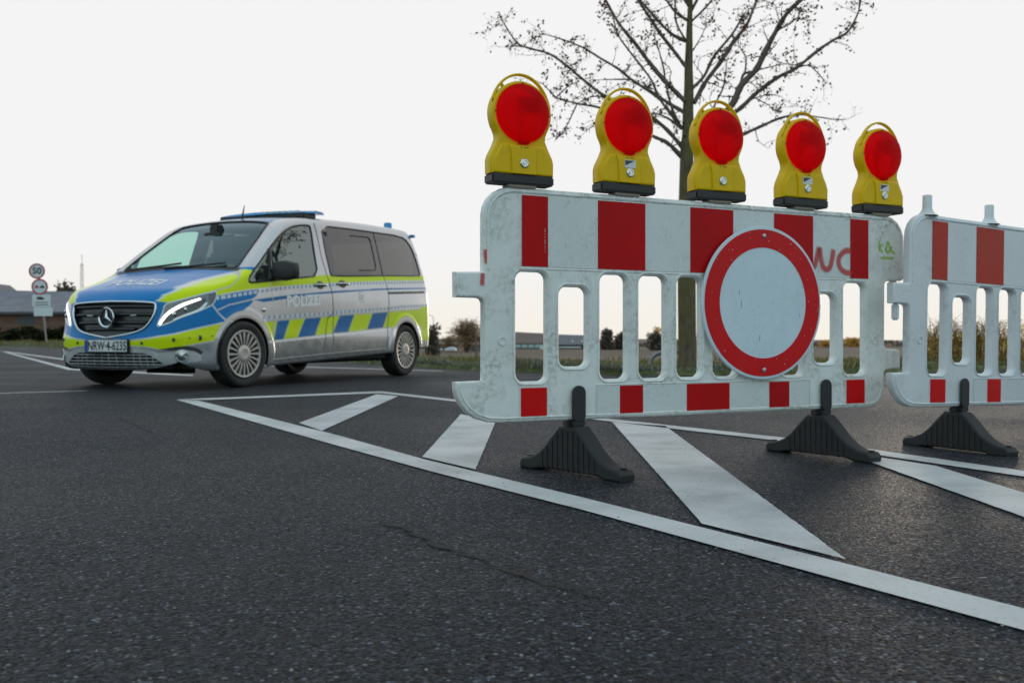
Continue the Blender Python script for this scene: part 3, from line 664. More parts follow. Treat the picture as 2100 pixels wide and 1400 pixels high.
# ---------------------------------------------------------------- bare tree by the verge
TRUNK= [(0.128, 0.062, [(2.4, 0.0), (2.39, 1.3), (2.39, 2.44), (2.39, 3.01), (2.41, 3.3), (2.41, 3.59), (2.42, 3.87), (2.42, 4.16), (2.42, 4.44), (2.43, 4.82), (2.44, 5.11), (2.45, 5.59), (2.43, 6.25)])]
BRANCH= [(0.035, 0.01, [(2.34, 2.94), (2.13, 3.15), (1.92, 3.25), (1.55, 3.47), (1.21, 3.63), (0.89, 3.69), (0.6, 3.77)]), (0.034, 0.008, [(2.33, 3.09), (2.13, 3.32), (1.92, 3.49), (1.61, 3.64), (1.27, 3.79), (0.92, 4.06), (0.77, 4.19), (0.51, 4.37), (0.22, 4.45), (0.07, 4.52), (-0.1, 4.77), (-0.18, 4.94)]), (0.032, 0.008, [(2.36, 3.57), (2.2, 3.66), (2.01, 3.78), (1.8, 3.91), (1.63, 4.02), (1.46, 4.16), (1.21, 4.31), (0.98, 4.45), (0.71, 4.56), (0.41, 4.65)]), (0.04, 0.014, [(2.37, 3.72), (2.09, 4.0), (1.88, 4.25), (1.71, 4.48), (1.46, 4.79), (1.29, 5.09), (1.13, 5.41)]), (0.024, 0.008, [(2.33, 3.34), (2.2, 3.51), (2.01, 3.77), (1.9, 4.02), (1.65, 4.35), (1.46, 4.61), (1.4, 4.8), (1.34, 5.0)]), (0.032, 0.012, [(2.4, 4.16), (2.22, 4.4), (2.01, 4.67), (1.86, 4.9), (1.72, 5.11), (1.55, 5.4)]), (0.03, 0.012, [(2.39, 4.54), (2.2, 4.63), (2.03, 4.79), (1.8, 5.05), (1.65, 5.26)]), (0.026, 0.012, [(2.41, 4.82), (2.24, 4.94), (2.11, 5.11), (1.93, 5.38)]), (0.018, 0.008, [(2.37, 4.56), (2.24, 4.82), (2.23, 5.11), (2.18, 5.34)]), (0.024, 0.006, [(2.33, 3.34), (2.2, 3.59), (2.11, 3.93), (2.07, 4.19), (1.99, 4.48), (1.93, 4.65)]), (0.022, 0.006, [(2.33, 3.34), (2.13, 3.49), (1.93, 3.56), (1.8, 3.51)]), (0.016, 0.005, [(1.27, 3.79), (1.08, 3.78), (0.89, 3.69)]), (0.012, 0.004, [(1.19, 3.47), (1.1, 3.38), (1.0, 3.31)]), (0.014, 0.004, [(1.63, 4.02), (1.36, 4.02), (1.1, 4.01)]), (0.014, 0.004, [(0.6, 3.77), (0.49, 3.89), (0.41, 3.97)]), (0.012, 0.004, [(0.6, 3.77), (0.77, 3.93), (0.91, 3.99)]), (0.012, 0.004, [(0.89, 3.6), (0.77, 3.43), (0.68, 3.28), (0.6, 3.22)]), (0.03, 0.012, [(2.46, 3.89), (2.63, 4.07), (2.76, 4.33), (2.99, 4.61), (3.07, 4.73), (3.18, 4.92)]), (0.04, 0.016, [(2.49, 3.7), (2.65, 3.99), (2.86, 4.27), (3.03, 4.54), (3.2, 4.75), (3.3, 4.98), (3.35, 5.11), (3.45, 5.4)]), (0.06, 0.024, [(2.44, 3.2), (2.76, 3.43), (3.01, 3.68), (3.14, 3.95), (3.34, 4.16), (3.49, 4.46), (3.64, 4.73), (3.79, 4.96), (3.98, 5.13), (4.19, 5.41)]), (0.024, 0.012, [(3.13, 3.89), (3.16, 4.08), (3.32, 4.14)]), (0.042, 0.008, [(2.45, 3.24), (2.8, 3.45), (3.09, 3.6), (3.34, 3.83), (3.62, 4.04), (3.89, 4.18), (4.19, 4.42), (4.4, 4.56), (4.59, 4.67), (4.73, 4.92), (4.76, 5.11), (4.75, 5.34)]), (0.034, 0.005, [(2.44, 3.03), (2.86, 3.15), (3.16, 3.27), (3.43, 3.39), (3.66, 3.49), (3.91, 3.54), (4.1, 3.52), (4.38, 3.48), (4.56, 3.47)]), (0.02, 0.005, [(2.69, 3.49), (2.76, 3.64), (2.88, 3.89), (2.92, 4.12), (2.94, 4.29)]), (0.02, 0.01, [(2.46, 4.82), (2.57, 4.92), (2.74, 5.11), (2.86, 5.28)]), (0.012, 0.004, [(2.47, 4.41), (2.59, 4.61), (2.67, 4.8)]), (0.016, 0.005, [(3.14, 4.16), (3.2, 4.31), (3.14, 4.42), (3.09, 4.52)]), (0.016, 0.004, [(3.64, 4.69), (3.81, 4.79), (3.91, 4.86), (4.06, 4.82)]), (0.012, 0.004, [(3.34, 4.12), (3.53, 4.19), (3.72, 4.23), (3.91, 4.21)]), (0.012, 0.004, [(3.89, 4.18), (4.06, 4.21), (4.19, 4.1), (4.29, 3.97)]), (0.01, 0.004, [(3.34, 3.74), (3.49, 3.68), (3.6, 3.59)]), (0.01, 0.004, [(3.24, 3.78), (3.49, 3.81), (3.68, 3.79)]), (0.012, 0.004, [(3.68, 4.73), (3.64, 4.88), (3.6, 5.03)]), (0.012, 0.004, [(3.81, 5.0), (3.91, 5.0), (3.93, 4.92)])]
def mat_bark(name, c, moss):
    m, n, l = new_mat(name)
    o = n.new('ShaderNodeOutputMaterial'); p = n.new('ShaderNodeBsdfPrincipled'); l.new(p.outputs[0], o.inputs[0])
    tc = n.new('ShaderNodeTexCoord').outputs['Object']
    a = noise(n, l, tc, 6, 6, .6, (3, 3, 1)); r = ramp(n, [(.35, tuple(x * .6 for x in c)), (.65, tuple(x * 1.3 for x in c))]); l.new(a.outputs[0], r.inputs[0])
    b = noise(n, l, tc, 4, 5, .6); rb = ramp(n, [(.38, 0.), (.62, .9)]); l.new(b.outputs[0], rb.inputs[0])
    l.new(mixc(n, l, rb.outputs[0], r.outputs[0], moss), p.inputs['Base Color']); setp(p, Roughness=.9, Specular_IOR_Level=.2)
    bp = n.new('ShaderNodeBump'); bp.inputs['Strength'].default_value = .7; bp.inputs['Distance'].default_value = .01; l.new(a.outputs[0], bp.inputs['Height']); l.new(bp.outputs[0], p.inputs['Normal'])
    return m
bark = mat_bark('mossy_bark', (.125, .098, .072), (.115, .108, .035))
twig_m = M('twig_bark', (.13, .10, .08), .9, var=.3, vs=3)
dead_leaf = mat_leaf('dead_leaf', (.11, .075, .05), .4)
TY = 13.4
rt = random.Random(4)
tree = empty('bare_tree', (2.40, TY, 0), 0, 'leafless young tree with a mossy trunk, standing on the verge behind the barrier', 'tree')
def T(x, z, y): return (x - 2.40, y, z)
trunk_mb = MB(); crown_mb = MB(); leaf_mb = MB()
def smooth_path(P, k=3):
    out = []
    for i in range(len(P) - 1):
        p0, p1, p2, p3 = P[max(i - 1, 0)], P[i], P[i + 1], P[min(i + 2, len(P) - 1)]
        for j in range(k):
            t = j / k; out.append(.5 * ((2 * p1) + (p2 - p0) * t + (2 * p0 - 5 * p1 + 4 * p2 - p3) * t * t + (3 * p1 - p0 - 3 * p2 + p3) * t ** 3))
    return out + [P[-1]]
for r0, r1, L in TRUNK:
    P = smooth_path([Vector(T(x, z, rt.gauss(0, .015) if z > .1 else 0)) for x, z in L], 4); n = len(P)
    rad = [(.142 if q.z < .05 else .123) if q.z < 2.2 else max(r1 * .45, .112 - (q.z - 2.2) * .028) for q in P]
    trunk_mb.tube(P, rad, 14)
def leaf(p, s):
    a = Vector((rt.gauss(0, 1), rt.gauss(0, 1), rt.gauss(0, 1))).normalized(); b = a.cross(Vector((rt.gauss(0, 1), rt.gauss(0, 1), rt.gauss(0, 1)))).normalized()
    leaf_mb.quad(p, p + a * s * .5 + b * s * .35, p + a * s, p + a * s * .5 - b * s * .35)
def twig(p, d, L, r, depth):
    n = 4; P = [p]; dd = d.copy()
    for i in range(n):
        dd = (dd + Vector((rt.gauss(0, .22), rt.gauss(0, .25), rt.gauss(0, .18) + .03))).normalized(); P.append(P[-1] + dd * (L / n))
    crown_mb.tube(P, [r * (1 - .7 * i / n) for i in range(n + 1)], 4 if r < .006 else 5, False)
    for i in range(1, n + 1):
        if depth > 0 and rt.random() < .6:
            s = Vector((rt.gauss(0, 1), rt.gauss(0, 1), rt.gauss(0, .8))).normalized()
            twig(P[i], (dd * .6 + s * .8).normalized(), L * rt.uniform(.4, .65), r * .55, depth - 1)
        if rt.random() < .50:
            for _ in range(rt.choice([1, 1, 2, 3])): leaf(P[i] + Vector((rt.gauss(0, .025), rt.gauss(0, .025), rt.gauss(0, .025))), rt.uniform(.022, .058))
GROWN = []
for bi_, (r0, r1, L) in enumerate(BRANCH):
    sl = rt.uniform(-.5, .5); x0, z0 = L[0]
    near = min(GROWN, key=lambda g: (g[0] - x0) ** 2 + (g[1] - z0) ** 2) if r0 < .022 and bi_ > 10 and GROWN else None
    y0 = near[2] if near and math.hypot(near[0] - x0, near[1] - z0) < .35 else 0.
    if near and y0 and abs(x0 - 2.4) > .25:                         # side shoots start on the limb they belong to
        L = [(near[0], near[1])] + L[1:] if math.hypot(near[0] - x0, near[1] - z0) < .12 else [(near[0], near[1])] + L
    x0, z0 = L[0]; P = []
    for x, z in L:
        dy = y0 + sl * math.hypot(x - x0, z - z0) + rt.gauss(0, .02); k_ = 1 + dy / TY
        P.append(Vector((x * k_ - 2.40, dy, EYE + (z - EYE) * k_)))
    P = smooth_path(P, 5); n = len(P)
    for q in P: GROWN.append(((q.x + 2.40) / (1 + q.y / TY), EYE + (q.z - EYE) / (1 + q.y / TY), q.y))
    crown_mb.tube(P, [.9 * (r0 + (r1 - r0) * i / (n - 1)) * rt.uniform(.84, 1.18) for i in range(n)], 7)
    for i in range(2, n):
        u = i / n; t = (P[i] - P[i - 1]).normalized()
        for _ in range(2):
            s = Vector((rt.gauss(0, 1), rt.gauss(0, 1), rt.gauss(.1, .8))).normalized()
            if rt.random() < .07 + .22 * u:
                twig(P[i], (t * .7 + s).normalized(), rt.uniform(.14, .42), max(.0036, (r0 + (r1 - r0) * u) * .30), 1)
            elif rt.random() < .55:                                 # short spurs with buds
                e = P[i] + (t * .3 + s).normalized() * rt.uniform(.02, .07)
                crown_mb.tube([P[i], e], [.0055, .003], 4, False)
                if rt.random() < .5: leaf(e, rt.uniform(.018, .045))
# the upper crown, above the picture
for k in range(46):
    a = rt.uniform(0, 6.28); z = rt.uniform(4.9, 6.2); p = Vector(T(2.43, z, 0)); d = Vector((math.cos(a), math.sin(a), rt.uniform(.7, 1.4))).normalized()
    L = rt.uniform(.8, 1.7); P = [p + d * L * i / 5 + Vector((0, 0, .02 * i * i)) for i in range(6)]
    crown_mb.tube(P, [.022 - .003 * i for i in range(6)], 6)
    for i in range(2, 6):
        if rt.random() < .7: twig(P[i], (d + Vector((rt.gauss(0, .6), rt.gauss(0, .6), .2))).normalized(), rt.uniform(.3, .6), .006, 1)
trunk_mb.build('trunk', bark, tree, 60)
cr = crown_mb.build('crown', twig_m, tree, 60)
leaf_mb.build('withered_leaf_scatter', dead_leaf, cr)

# steel hoop and stake beside the tree
steel = M('galvanised_steel', (.20, .215, .225), .45, .7, var=.2)
hoop = []
for k in range(0, 25):
    a = math.pi * (1 - k / 24); hoop.append((.285 * math.cos(a), 0, .19 + .13 * math.sin(a)))
hoop = [(-.345, 0, -.05), (-.31, 0, .10)] + hoop + [(.30, 0, .10), (.31, 0, -.05)]
tag(MB().tube(hoop, .030, 12).build('steel_hoop', steel, None, 60, (2.27, 13.95, -.02)), 'bent grey steel hoop guarding the foot of the bare tree', 'guard hoop')
wood = M('weathered_wood', (.14, .10, .07), .85, var=.3, vs=12, bump=.4)
tag(MB().tube([(0, 0, -.1), (.01, 0, .25), (-.01, .01, .62)], [.028, .024, .018], 8).build('stake', wood, None, 60, (-.70, 19.0, -.02)), 'thin brown wooden stake standing in the verge grass between the van and the barrier', 'stake')

# ---------------------------------------------------------------- verge grass
grass_m = mat_leaf('grass_blade', (.17, .165, .06), .45, (.30, .27, .16))
frost_m = mat_leaf('frosty_grass_blade', (.17, .19, .15), .35, (.36, .38, .36))
def grass(name, x0, x1, n, dmin, dmax, hh, mat, seed):
    rg = random.Random(seed); mb = MB()
    for _ in range(n):
        x = rg.uniform(x0, x1); d = dmin + (dmax - dmin) * rg.random() ** 1.4; y = float(verge_y(x)) + d; z = ground_z(x, y)
        cl = .6 + .55 * math.sin(x * 3.1 + d * 2) * math.sin(x * 1.3 + 2)
        h = hh * rg.uniform(.4, 1.2) * max(.25, cl); a = rg.uniform(0, 6.28); w = rg.uniform(.004, .010) * (1 + y / 25); lx, ly = rg.gauss(0, .45) * h, rg.gauss(0, .45) * h
        c, s = math.cos(a) * w, math.sin(a) * w
        mb.add([(x - c, y - s, z), (x + c, y + s, z), (x + lx * .5 + c * .6, y + ly * .5 + s * .6, z + h * .6), (x + lx * .5 - c * .6, y + ly * .5 - s * .6, z + h * .6), (x + lx, y + ly, z + h)], [(0, 1, 2, 3), (3, 2, 4)])
    o = mb.build(name, mat); o['kind'] = 'stuff'; o['label'] = 'rough winter grass along the far road edge'; o['category'] = 'grass'
    return o
grass('verge_grass', -9, 13, 16000, .0, 2.8, .085, grass_m, 1)
grass('frosty_verge_grass', -9, 3.5, 7000, -.02, .7, .085, frost_m, 2)
grass('verge_grass', -60, -9, 9000, .0, 5.0, .26, grass_m, 3)
grass('frosty_verge_grass', -60, -9, 3500, .0, 1.2, .18, frost_m, 4)
grass('field_tufts', -12, 30, 5000, 4, 30, .14, mat_leaf('stubble_blade', (.16, .12, .07), .3), 5)

# ---------------------------------------------------------------- background shrubs, trees and buildings
dark_leaf = mat_leaf('hazed_dark_leaf', (.14, .115, .098), .3, (.20, .16, .125))  # leaf colour lightened to stand in for distant haze
brown_twig = mat_leaf('brown_winter_twig', (.26, .18, .11), .5, (.42, .28, .15))
gold_leaf = mat_leaf('sun_tinted_golden_leaf', (.60, .36, .10), .65, (.85, .55, .18))  # low sun on the far trees is put into this leaf colour
hedge_dark = mat_leaf('dark_hedge_leaf', (.020, .024, .014), .2, (.045, .05, .025))
far_bark = M('far_bark', (.07, .05, .038), .9, var=.25)
def pxp(px, Y): return (px - 1050) / 2008.8 * Y
def pz(py, Y): return EYE + (693.3 - py) / 2008.8 * Y
def blob_tree(name, x, Y, z0, w, h, mat, label, cat='tree', group=None, n=1400, leaf_s=.2, trunk_h=.25, twiggy=False, seed=0, lobes=11, stick=0):
    rg = random.Random(seed); root = empty(name, (x, Y, z0), 0, label, cat, group)
    tb = MB(); tb.tube([(0, 0, -.3), (rg.gauss(0, .03) * w, 0, h * .3), (0, 0, h * .72)], [w * .045 + .03, w * .032 + .02, .012 * w], 7)
    cb = MB(); Lb = []
    for k in range(lobes):
        a = rg.uniform(0, 6.28); rr = rg.uniform(.0, .27) * w; zc = h * (trunk_h + (1 - trunk_h) * rg.uniform(.08 if trunk_h < .06 else .18, .76)); Lb.append((Vector((rr * math.cos(a), rr * math.sin(a), zc)), rg.uniform(.20, .32) * w, rg.uniform(.17, .27) * h * (1 - trunk_h * .4)))
        c = Lb[-1][0]; tb.tube([(0, 0, h * trunk_h * .6), (c.x * .5, c.y * .5, (h * trunk_h * .6 + c.z) * .5), tuple(c)], [w * .02 + .012, w * .012 + .008, .006 * w + .004], 5)
        for j in range(stick):
            d = Vector((rg.gauss(0, 1), rg.gauss(0, 1), rg.gauss(.5, .8))).normalized(); e = c + Vector((d.x * Lb[-1][1] * 1.1, d.y * Lb[-1][1] * 1.1, d.z * Lb[-1][2] * 1.15)); tb.tube([tuple(c), tuple((c + e) * .5 + Vector((0, 0, .02 * h))), tuple(e)], [.008 * w + .006, .006 * w + .004, .003 * w + .002], 4, False)
    if trunk_h < .06:
        for a in (0, 1.6, 3.1, 4.7): Lb.append((Vector((.24 * w * math.cos(a), .24 * w * math.sin(a), h * .17)), .25 * w, .20 * h))
    for _ in range(n):
        c, rx, rz = rg.choice(Lb); d = Vector((rg.gauss(0, 1), rg.gauss(0, 1), rg.gauss(0, 1))).normalized(); u = rg.random() ** .45 * rg.uniform(.8, 1.12)
        p = c + Vector((d.x * rx * u, d.y * rx * u, d.z * rz * u))
        if p.z < .02 * h: p.z = .02 * h + rg.random() * .1 * h
        s = leaf_s * rg.uniform(.5, 1.4); a = Vector((rg.gauss(0, 1), rg.gauss(0, 1), rg.gauss(.2 if twiggy else 0, 1))).normalized(); b = a.cross(Vector((rg.gauss(0, 1), rg.gauss(0, 1), rg.gauss(0, 1)))).normalized() * (.10 if twiggy else .5)
        cb.quad(p, p + a * s * .5 + b * s * .6, p + a * s, p + a * s * .5 - b * s * .6)
    tb.build('trunk', far_bark, root, 60); cb.build('crown', mat, root)
    return root
FZ = -1.72
def far_tree(px0, px1, pytop, Y, mat, label, pybot=None, **k):
    x0, x1 = pxp(px0, Y), pxp(px1, Y); z0 = FZ if pybot is None else pz(pybot, Y)
    return blob_tree(k.pop('name', 'far_tree'), (x0 + x1) / 2, Y, z0, x1 - x0, pz(pytop, Y) - z0, mat, label, seed=int(px0), **k)
GRP = 'trees beyond the field'
far_tree(912, 1006, 652, 150, brown_twig, 'tan leafless tree beyond the field, between the police van and the barrier', group=GRP, n=2600, leaf_s=.75, twiggy=True, lobes=12, trunk_h=.12, stick=6)
far_tree(893, 952, 684, 155, brown_twig, 'low brown shrub beyond the field, left of the tan leafless tree', cat='shrub', name='far_shrub', n=1300, leaf_s=.55, twiggy=True, trunk_h=.02)
far_tree(868, 904, 656, 120, dark_leaf, 'dark narrow evergreen just behind the rear of the police van', group=GRP, n=1300, leaf_s=.42, trunk_h=.04)
far_tree(1196, 1226, 678, 190, brown_twig, 'small brown tree at the right end of the far farm building', group=GRP, n=900, leaf_s=.6, twiggy=True, trunk_h=.1)
far_tree(1230, 1262, 671, 180, dark_leaf, 'round dark tree right of the far farm building', group=GRP, n=2400, leaf_s=.5, trunk_h=.03, lobes=12)
far_tree(1255, 1294, 673, 184, dark_leaf, 'round dark tree with a golden tree rising behind it', group=GRP, n=2400, leaf_s=.5, trunk_h=.03, lobes=12)
far_tree(1266, 1300, 669, 205, gold_leaf, 'golden tree with painted-in sunlight behind the round dark trees', group=GRP, n=700, leaf_s=.55, twiggy=True, trunk_h=.2)
far_tree(1326, 1372, 679, 170, dark_leaf, 'domed dark tree left of the mossy trunk', group=GRP, n=2400, leaf_s=.5, trunk_h=.03, lobes=13)
far_tree(1332, 1364, 667, 190, gold_leaf, 'golden treetop rising behind the domed dark tree', group=GRP, n=800, leaf_s=.55, twiggy=True, trunk_h=.3)
far_tree(1392, 1442, 680, 165, dark_leaf, 'dark tree half hidden behind the mossy trunk', group=GRP, n=1700, leaf_s=.5, trunk_h=.03)
far_tree(1674, 1716, 697, 230, gold_leaf, 'golden bush beyond the field, seen right of the round sign', group=GRP, n=900, leaf_s=.5, pybot=718, trunk_h=.05)
far_tree(1722, 1780, 691, 240, gold_leaf, 'larger golden bush beyond the field near the barrier right end', group=GRP, n=1200, leaf_s=.55, pybot=718, trunk_h=.05)
far_tree(98, 172, 573, 110, dark_leaf, 'dark bushy tree rising behind the long frosted roof', pybot=705, n=2200, leaf_s=.42, trunk_h=.25, lobes=10)
# the far wood that closes the field: one mass of distant scrub
rg = random.Random(9); wb = MB()
for _ in range(9000):
    Y = rg.uniform(245, 262); px = rg.uniform(880, 2300); hh = 1.5 + 1.1 * math.sin(px * .021) * math.sin(px * .0083 + 1) + .5 * math.sin(px * .09); z = FZ + rg.random() ** .8 * max(.5, hh); x = pxp(px, Y); s = rg.uniform(.2, .7)
    a = Vector((rg.gauss(0, 1), rg.gauss(0, 1), rg.gauss(0, 1))).normalized() * s; b = Vector((rg.gauss(0, 1), rg.gauss(0, 1), rg.gauss(0, 1))).normalized() * s * .5; p = Vector((x, Y, z))
    wb.quad(p, p + a * .5 + b, p + a, p + a * .5 - b)
o = wb.build('far_scrub', mat_leaf('far_scrub', (.12, .105, .09), .25, (.17, .14, .11))); tag(o, 'dark distant scrub closing off the brown field', 'scrub', kind='stuff')

# farm buildings beyond the field
roof_b = M('brown_roof', (.13, .10, .088), .8, var=.2, vs=1.5); roof_g = M('grey_roof', (.12, .125, .14), .75, var=.2, vs=1.5)
wall_t = M('teal_grey_cladding', (.12, .15, .15), .6, var=.12, vs=.5); wall_d = M('dark_wall', (.07, .062, .06), .8, var=.2); pale = M('pale_panel', (.62, .68, .70), .4, var=.05); glassy = M('greenhouse_glass', (.45, .56, .58), .15, var=.1)
def gable(name, px0, px1, py_ridge0, py_ridge1, py_eave, Y, dep, roof_mat, wall_mat, label, bot=FZ, extras=None):
    x0, x1 = pxp(px0, Y), pxp(px1, Y); zr0, zr1, ze = pz(py_ridge0, Y), pz(py_ridge1, Y), pz(py_eave, Y)
    r = empty(name, ((x0 + x1) / 2, Y, bot), 0, label, 'building'); cx = (x0 + x1) / 2; w = (x1 - x0) / 2; yr = dep / 2
    MB().box(-w, w, 0, dep, -.5, ze - bot).build('wall', wall_mat, r)
    rf = MB(); a, b = zr0 - bot, zr1 - bot; e = ze - bot; t = .12
    rf.add([(-w - .3, -.35, e - .05), (w + .3, -.35, e - .05), (w + .3, yr, b), (-w - .3, yr, a), (w + .3, dep + .35, e - .05), (-w - .3, dep + .35, e - .05), (-w - .3, -.35, e + t - .05), (w + .3, -.35, e + t - .05), (w + .3, yr, b + t), (-w - .3, yr, a + t), (w + .3, dep + .35, e + t - .05), (-w - .3, dep + .35, e + t - .05)],
           [(0, 1, 2, 3), (3, 2, 4, 5), (6, 9, 8, 7), (9, 11, 10, 8), (0, 6, 7, 1), (4, 10, 11, 5), (0, 3, 9, 6), (3, 5, 11, 9), (1, 7, 8, 2), (2, 8, 10, 4)]).build('roof', roof_mat, r)
    rf2 = None
    if extras: extras(r, x0 - cx, w, ze - bot)
    return r
def ex1(r, x0, w, e):
    for k in range(5): MB().box(-w + .4 + k * w * .36, -w + .4 + k * w * .36 + w * .30, -.06, -.01, e * .35, e * .92).build('window', glassy, r)
    MB().box(w * .45, w * .78, -.12, -.07, e * .05, e * .75).build('bright_door', pale, r)
gable('farm_building', 1052, 1128, 681, 685, 704, 190, 9, roof_b, wall_t, 'brown roofed farm building with a pale teal front, beyond the field', extras=ex1)
def ex2(r, x0, w, e):
    for k in (-.1, .35): MB().add([(w * k, -.2 + 1.2, e + .62), (w * k + .25, -.2 + 1.2, e + .62), (w * k + .25, 1.5, e + .86), (w * k, 1.5, e + .86)], [(0, 1, 2, 3)]).build('skylight', pale, r)
    MB().box(-w, w * .3, -.3, -.2, e * .30, e * .62).build('bright_panel', pale, r)
gable('farm_building', 1134, 1222, 686, 689, 707, 195, 9, roof_g, wall_d, 'grey roofed farm building with a bright white strip along its wall', extras=ex2)
# low things on the far edge of the field
sheetm = M('white_cover', (.58, .62, .66), .5, var=.08); shed_m = M('grey_shed', (.12, .125, .125), .8, var=.2)
def ground_box(name, px0, px1, py0, py1, Y, mat, lab, cat, bev=.15):
    x0, x1 = pxp(px0, Y), pxp(px1, Y); z1, z0 = pz(py0, Y), pz(py1, Y); w = (x1 - x0) / 2; h = z1 - z0
    r = empty(name, ((x0 + x1) / 2, Y, z0), 0, lab, cat)
    P = [(-w, 0), (w, 0), (w * .96, h * .55), (w * .6, h * .95), (-w * .2, h), (-w * .9, h * .5)]
    MB().mesh(curve_mesh([P], 1.2, .06, 1)).build('cover', mat, r, 30)
    return r
ground_box('covered_heap', 912, 936, 711.5, 719, 140, sheetm, 'pale sheeted heap at the field edge under the tan tree', 'covered heap')
ground_box('covered_heap', 894, 906, 713, 718, 140, sheetm, 'small pale sheeted heap close to the van tail', 'covered heap')
def shed(px0, px1, py0, py1, Y, lab):
    x0, x1 = pxp(px0, Y), pxp(px1, Y); z1 = pz(py0, Y); r = empty('shed', ((x0 + x1) / 2, Y, FZ), 0, lab, 'shed'); w = (x1 - x0) / 2; h = z1 - FZ
    MB().box(-w, w, 0, 4, -.3, h * .8).build('wall', shed_m, r)
    MB().add([(-w - .15, -.2, h * .8), (w + .15, -.2, h * .8), (w + .15, 4.2, h), (-w - .15, 4.2, h), (-w - .15, -.2, h * .8 + .08), (w + .15, -.2, h * .8 + .08), (w + .15, 4.2, h + .08), (-w - .15, 4.2, h + .08)], [(0, 1, 2, 3), (4, 7, 6, 5), (0, 4, 5, 1), (1, 5, 6, 2), (2, 6, 7, 3), (3, 7, 4, 0)]).build('roof', roof_g, r)
    MB().box(-w * .2, w * .2, -.05, -.01, 0, h * .6).build('door', wall_d, r)
shed(893, 932, 702, 716, 160, 'low grey shed beyond the field behind the van tail')
shed(950, 996, 703, 716, 162, 'low grey shed beyond the field at the barrier left edge')
# street lamp far off
sl = empty('street_lamp', (pxp(889, 120), 120, FZ), 0, 'thin far street lamp just right of the van tail', 'street lamp')
hL = pz(646, 120) - FZ
MB().tube([(0, 0, -.2), (0, 0, hL * .9), (-.10, 0, hL * .97), (-.5, 0, hL)], [.05, .04, .035, .03], 8).build('pole', steel, sl, 60)
MB().box(-.95, -.45, -.09, .09, hL - .03, hL + .05, .03).build('lamp_head', steel, sl)
# lattice mast far left
Y = 320; ms = empty('lattice_mast', (pxp(168, Y), Y, FZ), 0, 'thin pale lattice mast far behind the van bonnet', 'mast')
hM = pz(522, Y) - FZ; mm = MB()
for a, b in ((-1, -1), (1, -1), (1, 1), (-1, 1)): mm.tube([(a * .55, b * .55, 0), (a * .30, b * .30, hM * .9)], .07, 4)
for k in range(22):
    z0, z1 = hM * .9 * k / 22, hM * .9 * (k + 1) / 22; w0, w1 = .55 - .25 * k / 22, .55 - .25 * (k + 1) / 22; s = 1 if k % 2 else -1
    mm.tube([(-s * w0, -w0, z0), (s * w1, -w1, z1)], .04, 4); mm.tube([(-s * w0, w0, z0), (s * w1, w1, z1)], .04, 4); mm.tube([(-w0, -s * w0, z0), (-w1, s * w1, z1)], .04, 4); mm.tube([(w0, -s * w0, z0), (w1, s * w1, z1)], .04, 4)
mast_m = M('pale_steel', (.78, .72, .60), .6, .3, var=.1)
mm.build('lattice', mast_m, ms)
MB().tube([(0, 0, hM * .88), (0, 0, hM)], .12, 6).build('antenna', mast_m, ms)

# long building on the left with a frosted roof
Y = 76
brick = M('red_brown_brick', (.15, .085, .062), .85, var=.3, vs=2); roof_f = M('frosted_roof', (.125, .135, .165), .7, var=.30, vs=.9, dirt=.6, dirtc=(.22, .24, .28), dirts=.5); gut = M('gutter', (.06, .065, .075), .5, var=.1)
def ex3(r, x0, w, e):
    MB().box(-w - .3, w + .3, -.48, -.36, e - .14, e + .02).build('gutter', gut, r)
    for k in range(5): MB().box(-w * .5 + k * w * .32, -w * .5 + k * w * .32 + 1.3, -.02, .05, e * .62, e * .88).build('window', gut, r)
gable('long_barn', -420, 206, 585, 597, 641, Y, 10, roof_f, brick, 'long low brick building with a frosted grey roof, left of the van', bot=0, extras=ex3)
ex_h = empty('small_gable', (pxp(-46, 96), 96, 0), 0, 'dark gable peeking over the frosted roof at the left edge', 'building')
MB().add([(-2.4, 0, -.2), (2.4, 0, -.2), (2.4, 0, 3.9), (0, 0, 5.75), (-2.4, 0, 3.9), (-2.4, 6, -.2), (2.4, 6, -.2), (2.4, 6, 3.9), (0, 6, 5.75), (-2.4, 6, 3.9)], [(0, 1, 2, 3, 4), (5, 9, 8, 7, 6), (0, 5, 6, 1), (1, 6, 7, 2), (0, 4, 9, 5)]).build('wall', wall_d, ex_h)
MB().add([(-2.7, -.2, 3.75), (0, -.2, 5.85), (2.7, -.2, 3.75), (-2.7, 6.2, 3.75), (0, 6.2, 5.85), (2.7, 6.2, 3.75), (-2.7, -.2, 3.9), (0, -.2, 6.0), (2.7, -.2, 3.9), (-2.7, 6.2, 3.9), (0, 6.2, 6.0), (2.7, 6.2, 3.9)], [(0, 1, 4, 3), (1, 2, 5, 4), (6, 9, 10, 7), (7, 10, 11, 8), (0, 6, 7, 1), (1, 7, 8, 2), (0, 3, 9, 6), (2, 8, 11, 5), (3, 4, 10, 9), (4, 5, 11, 10)]).build('roof', gut, ex_h)
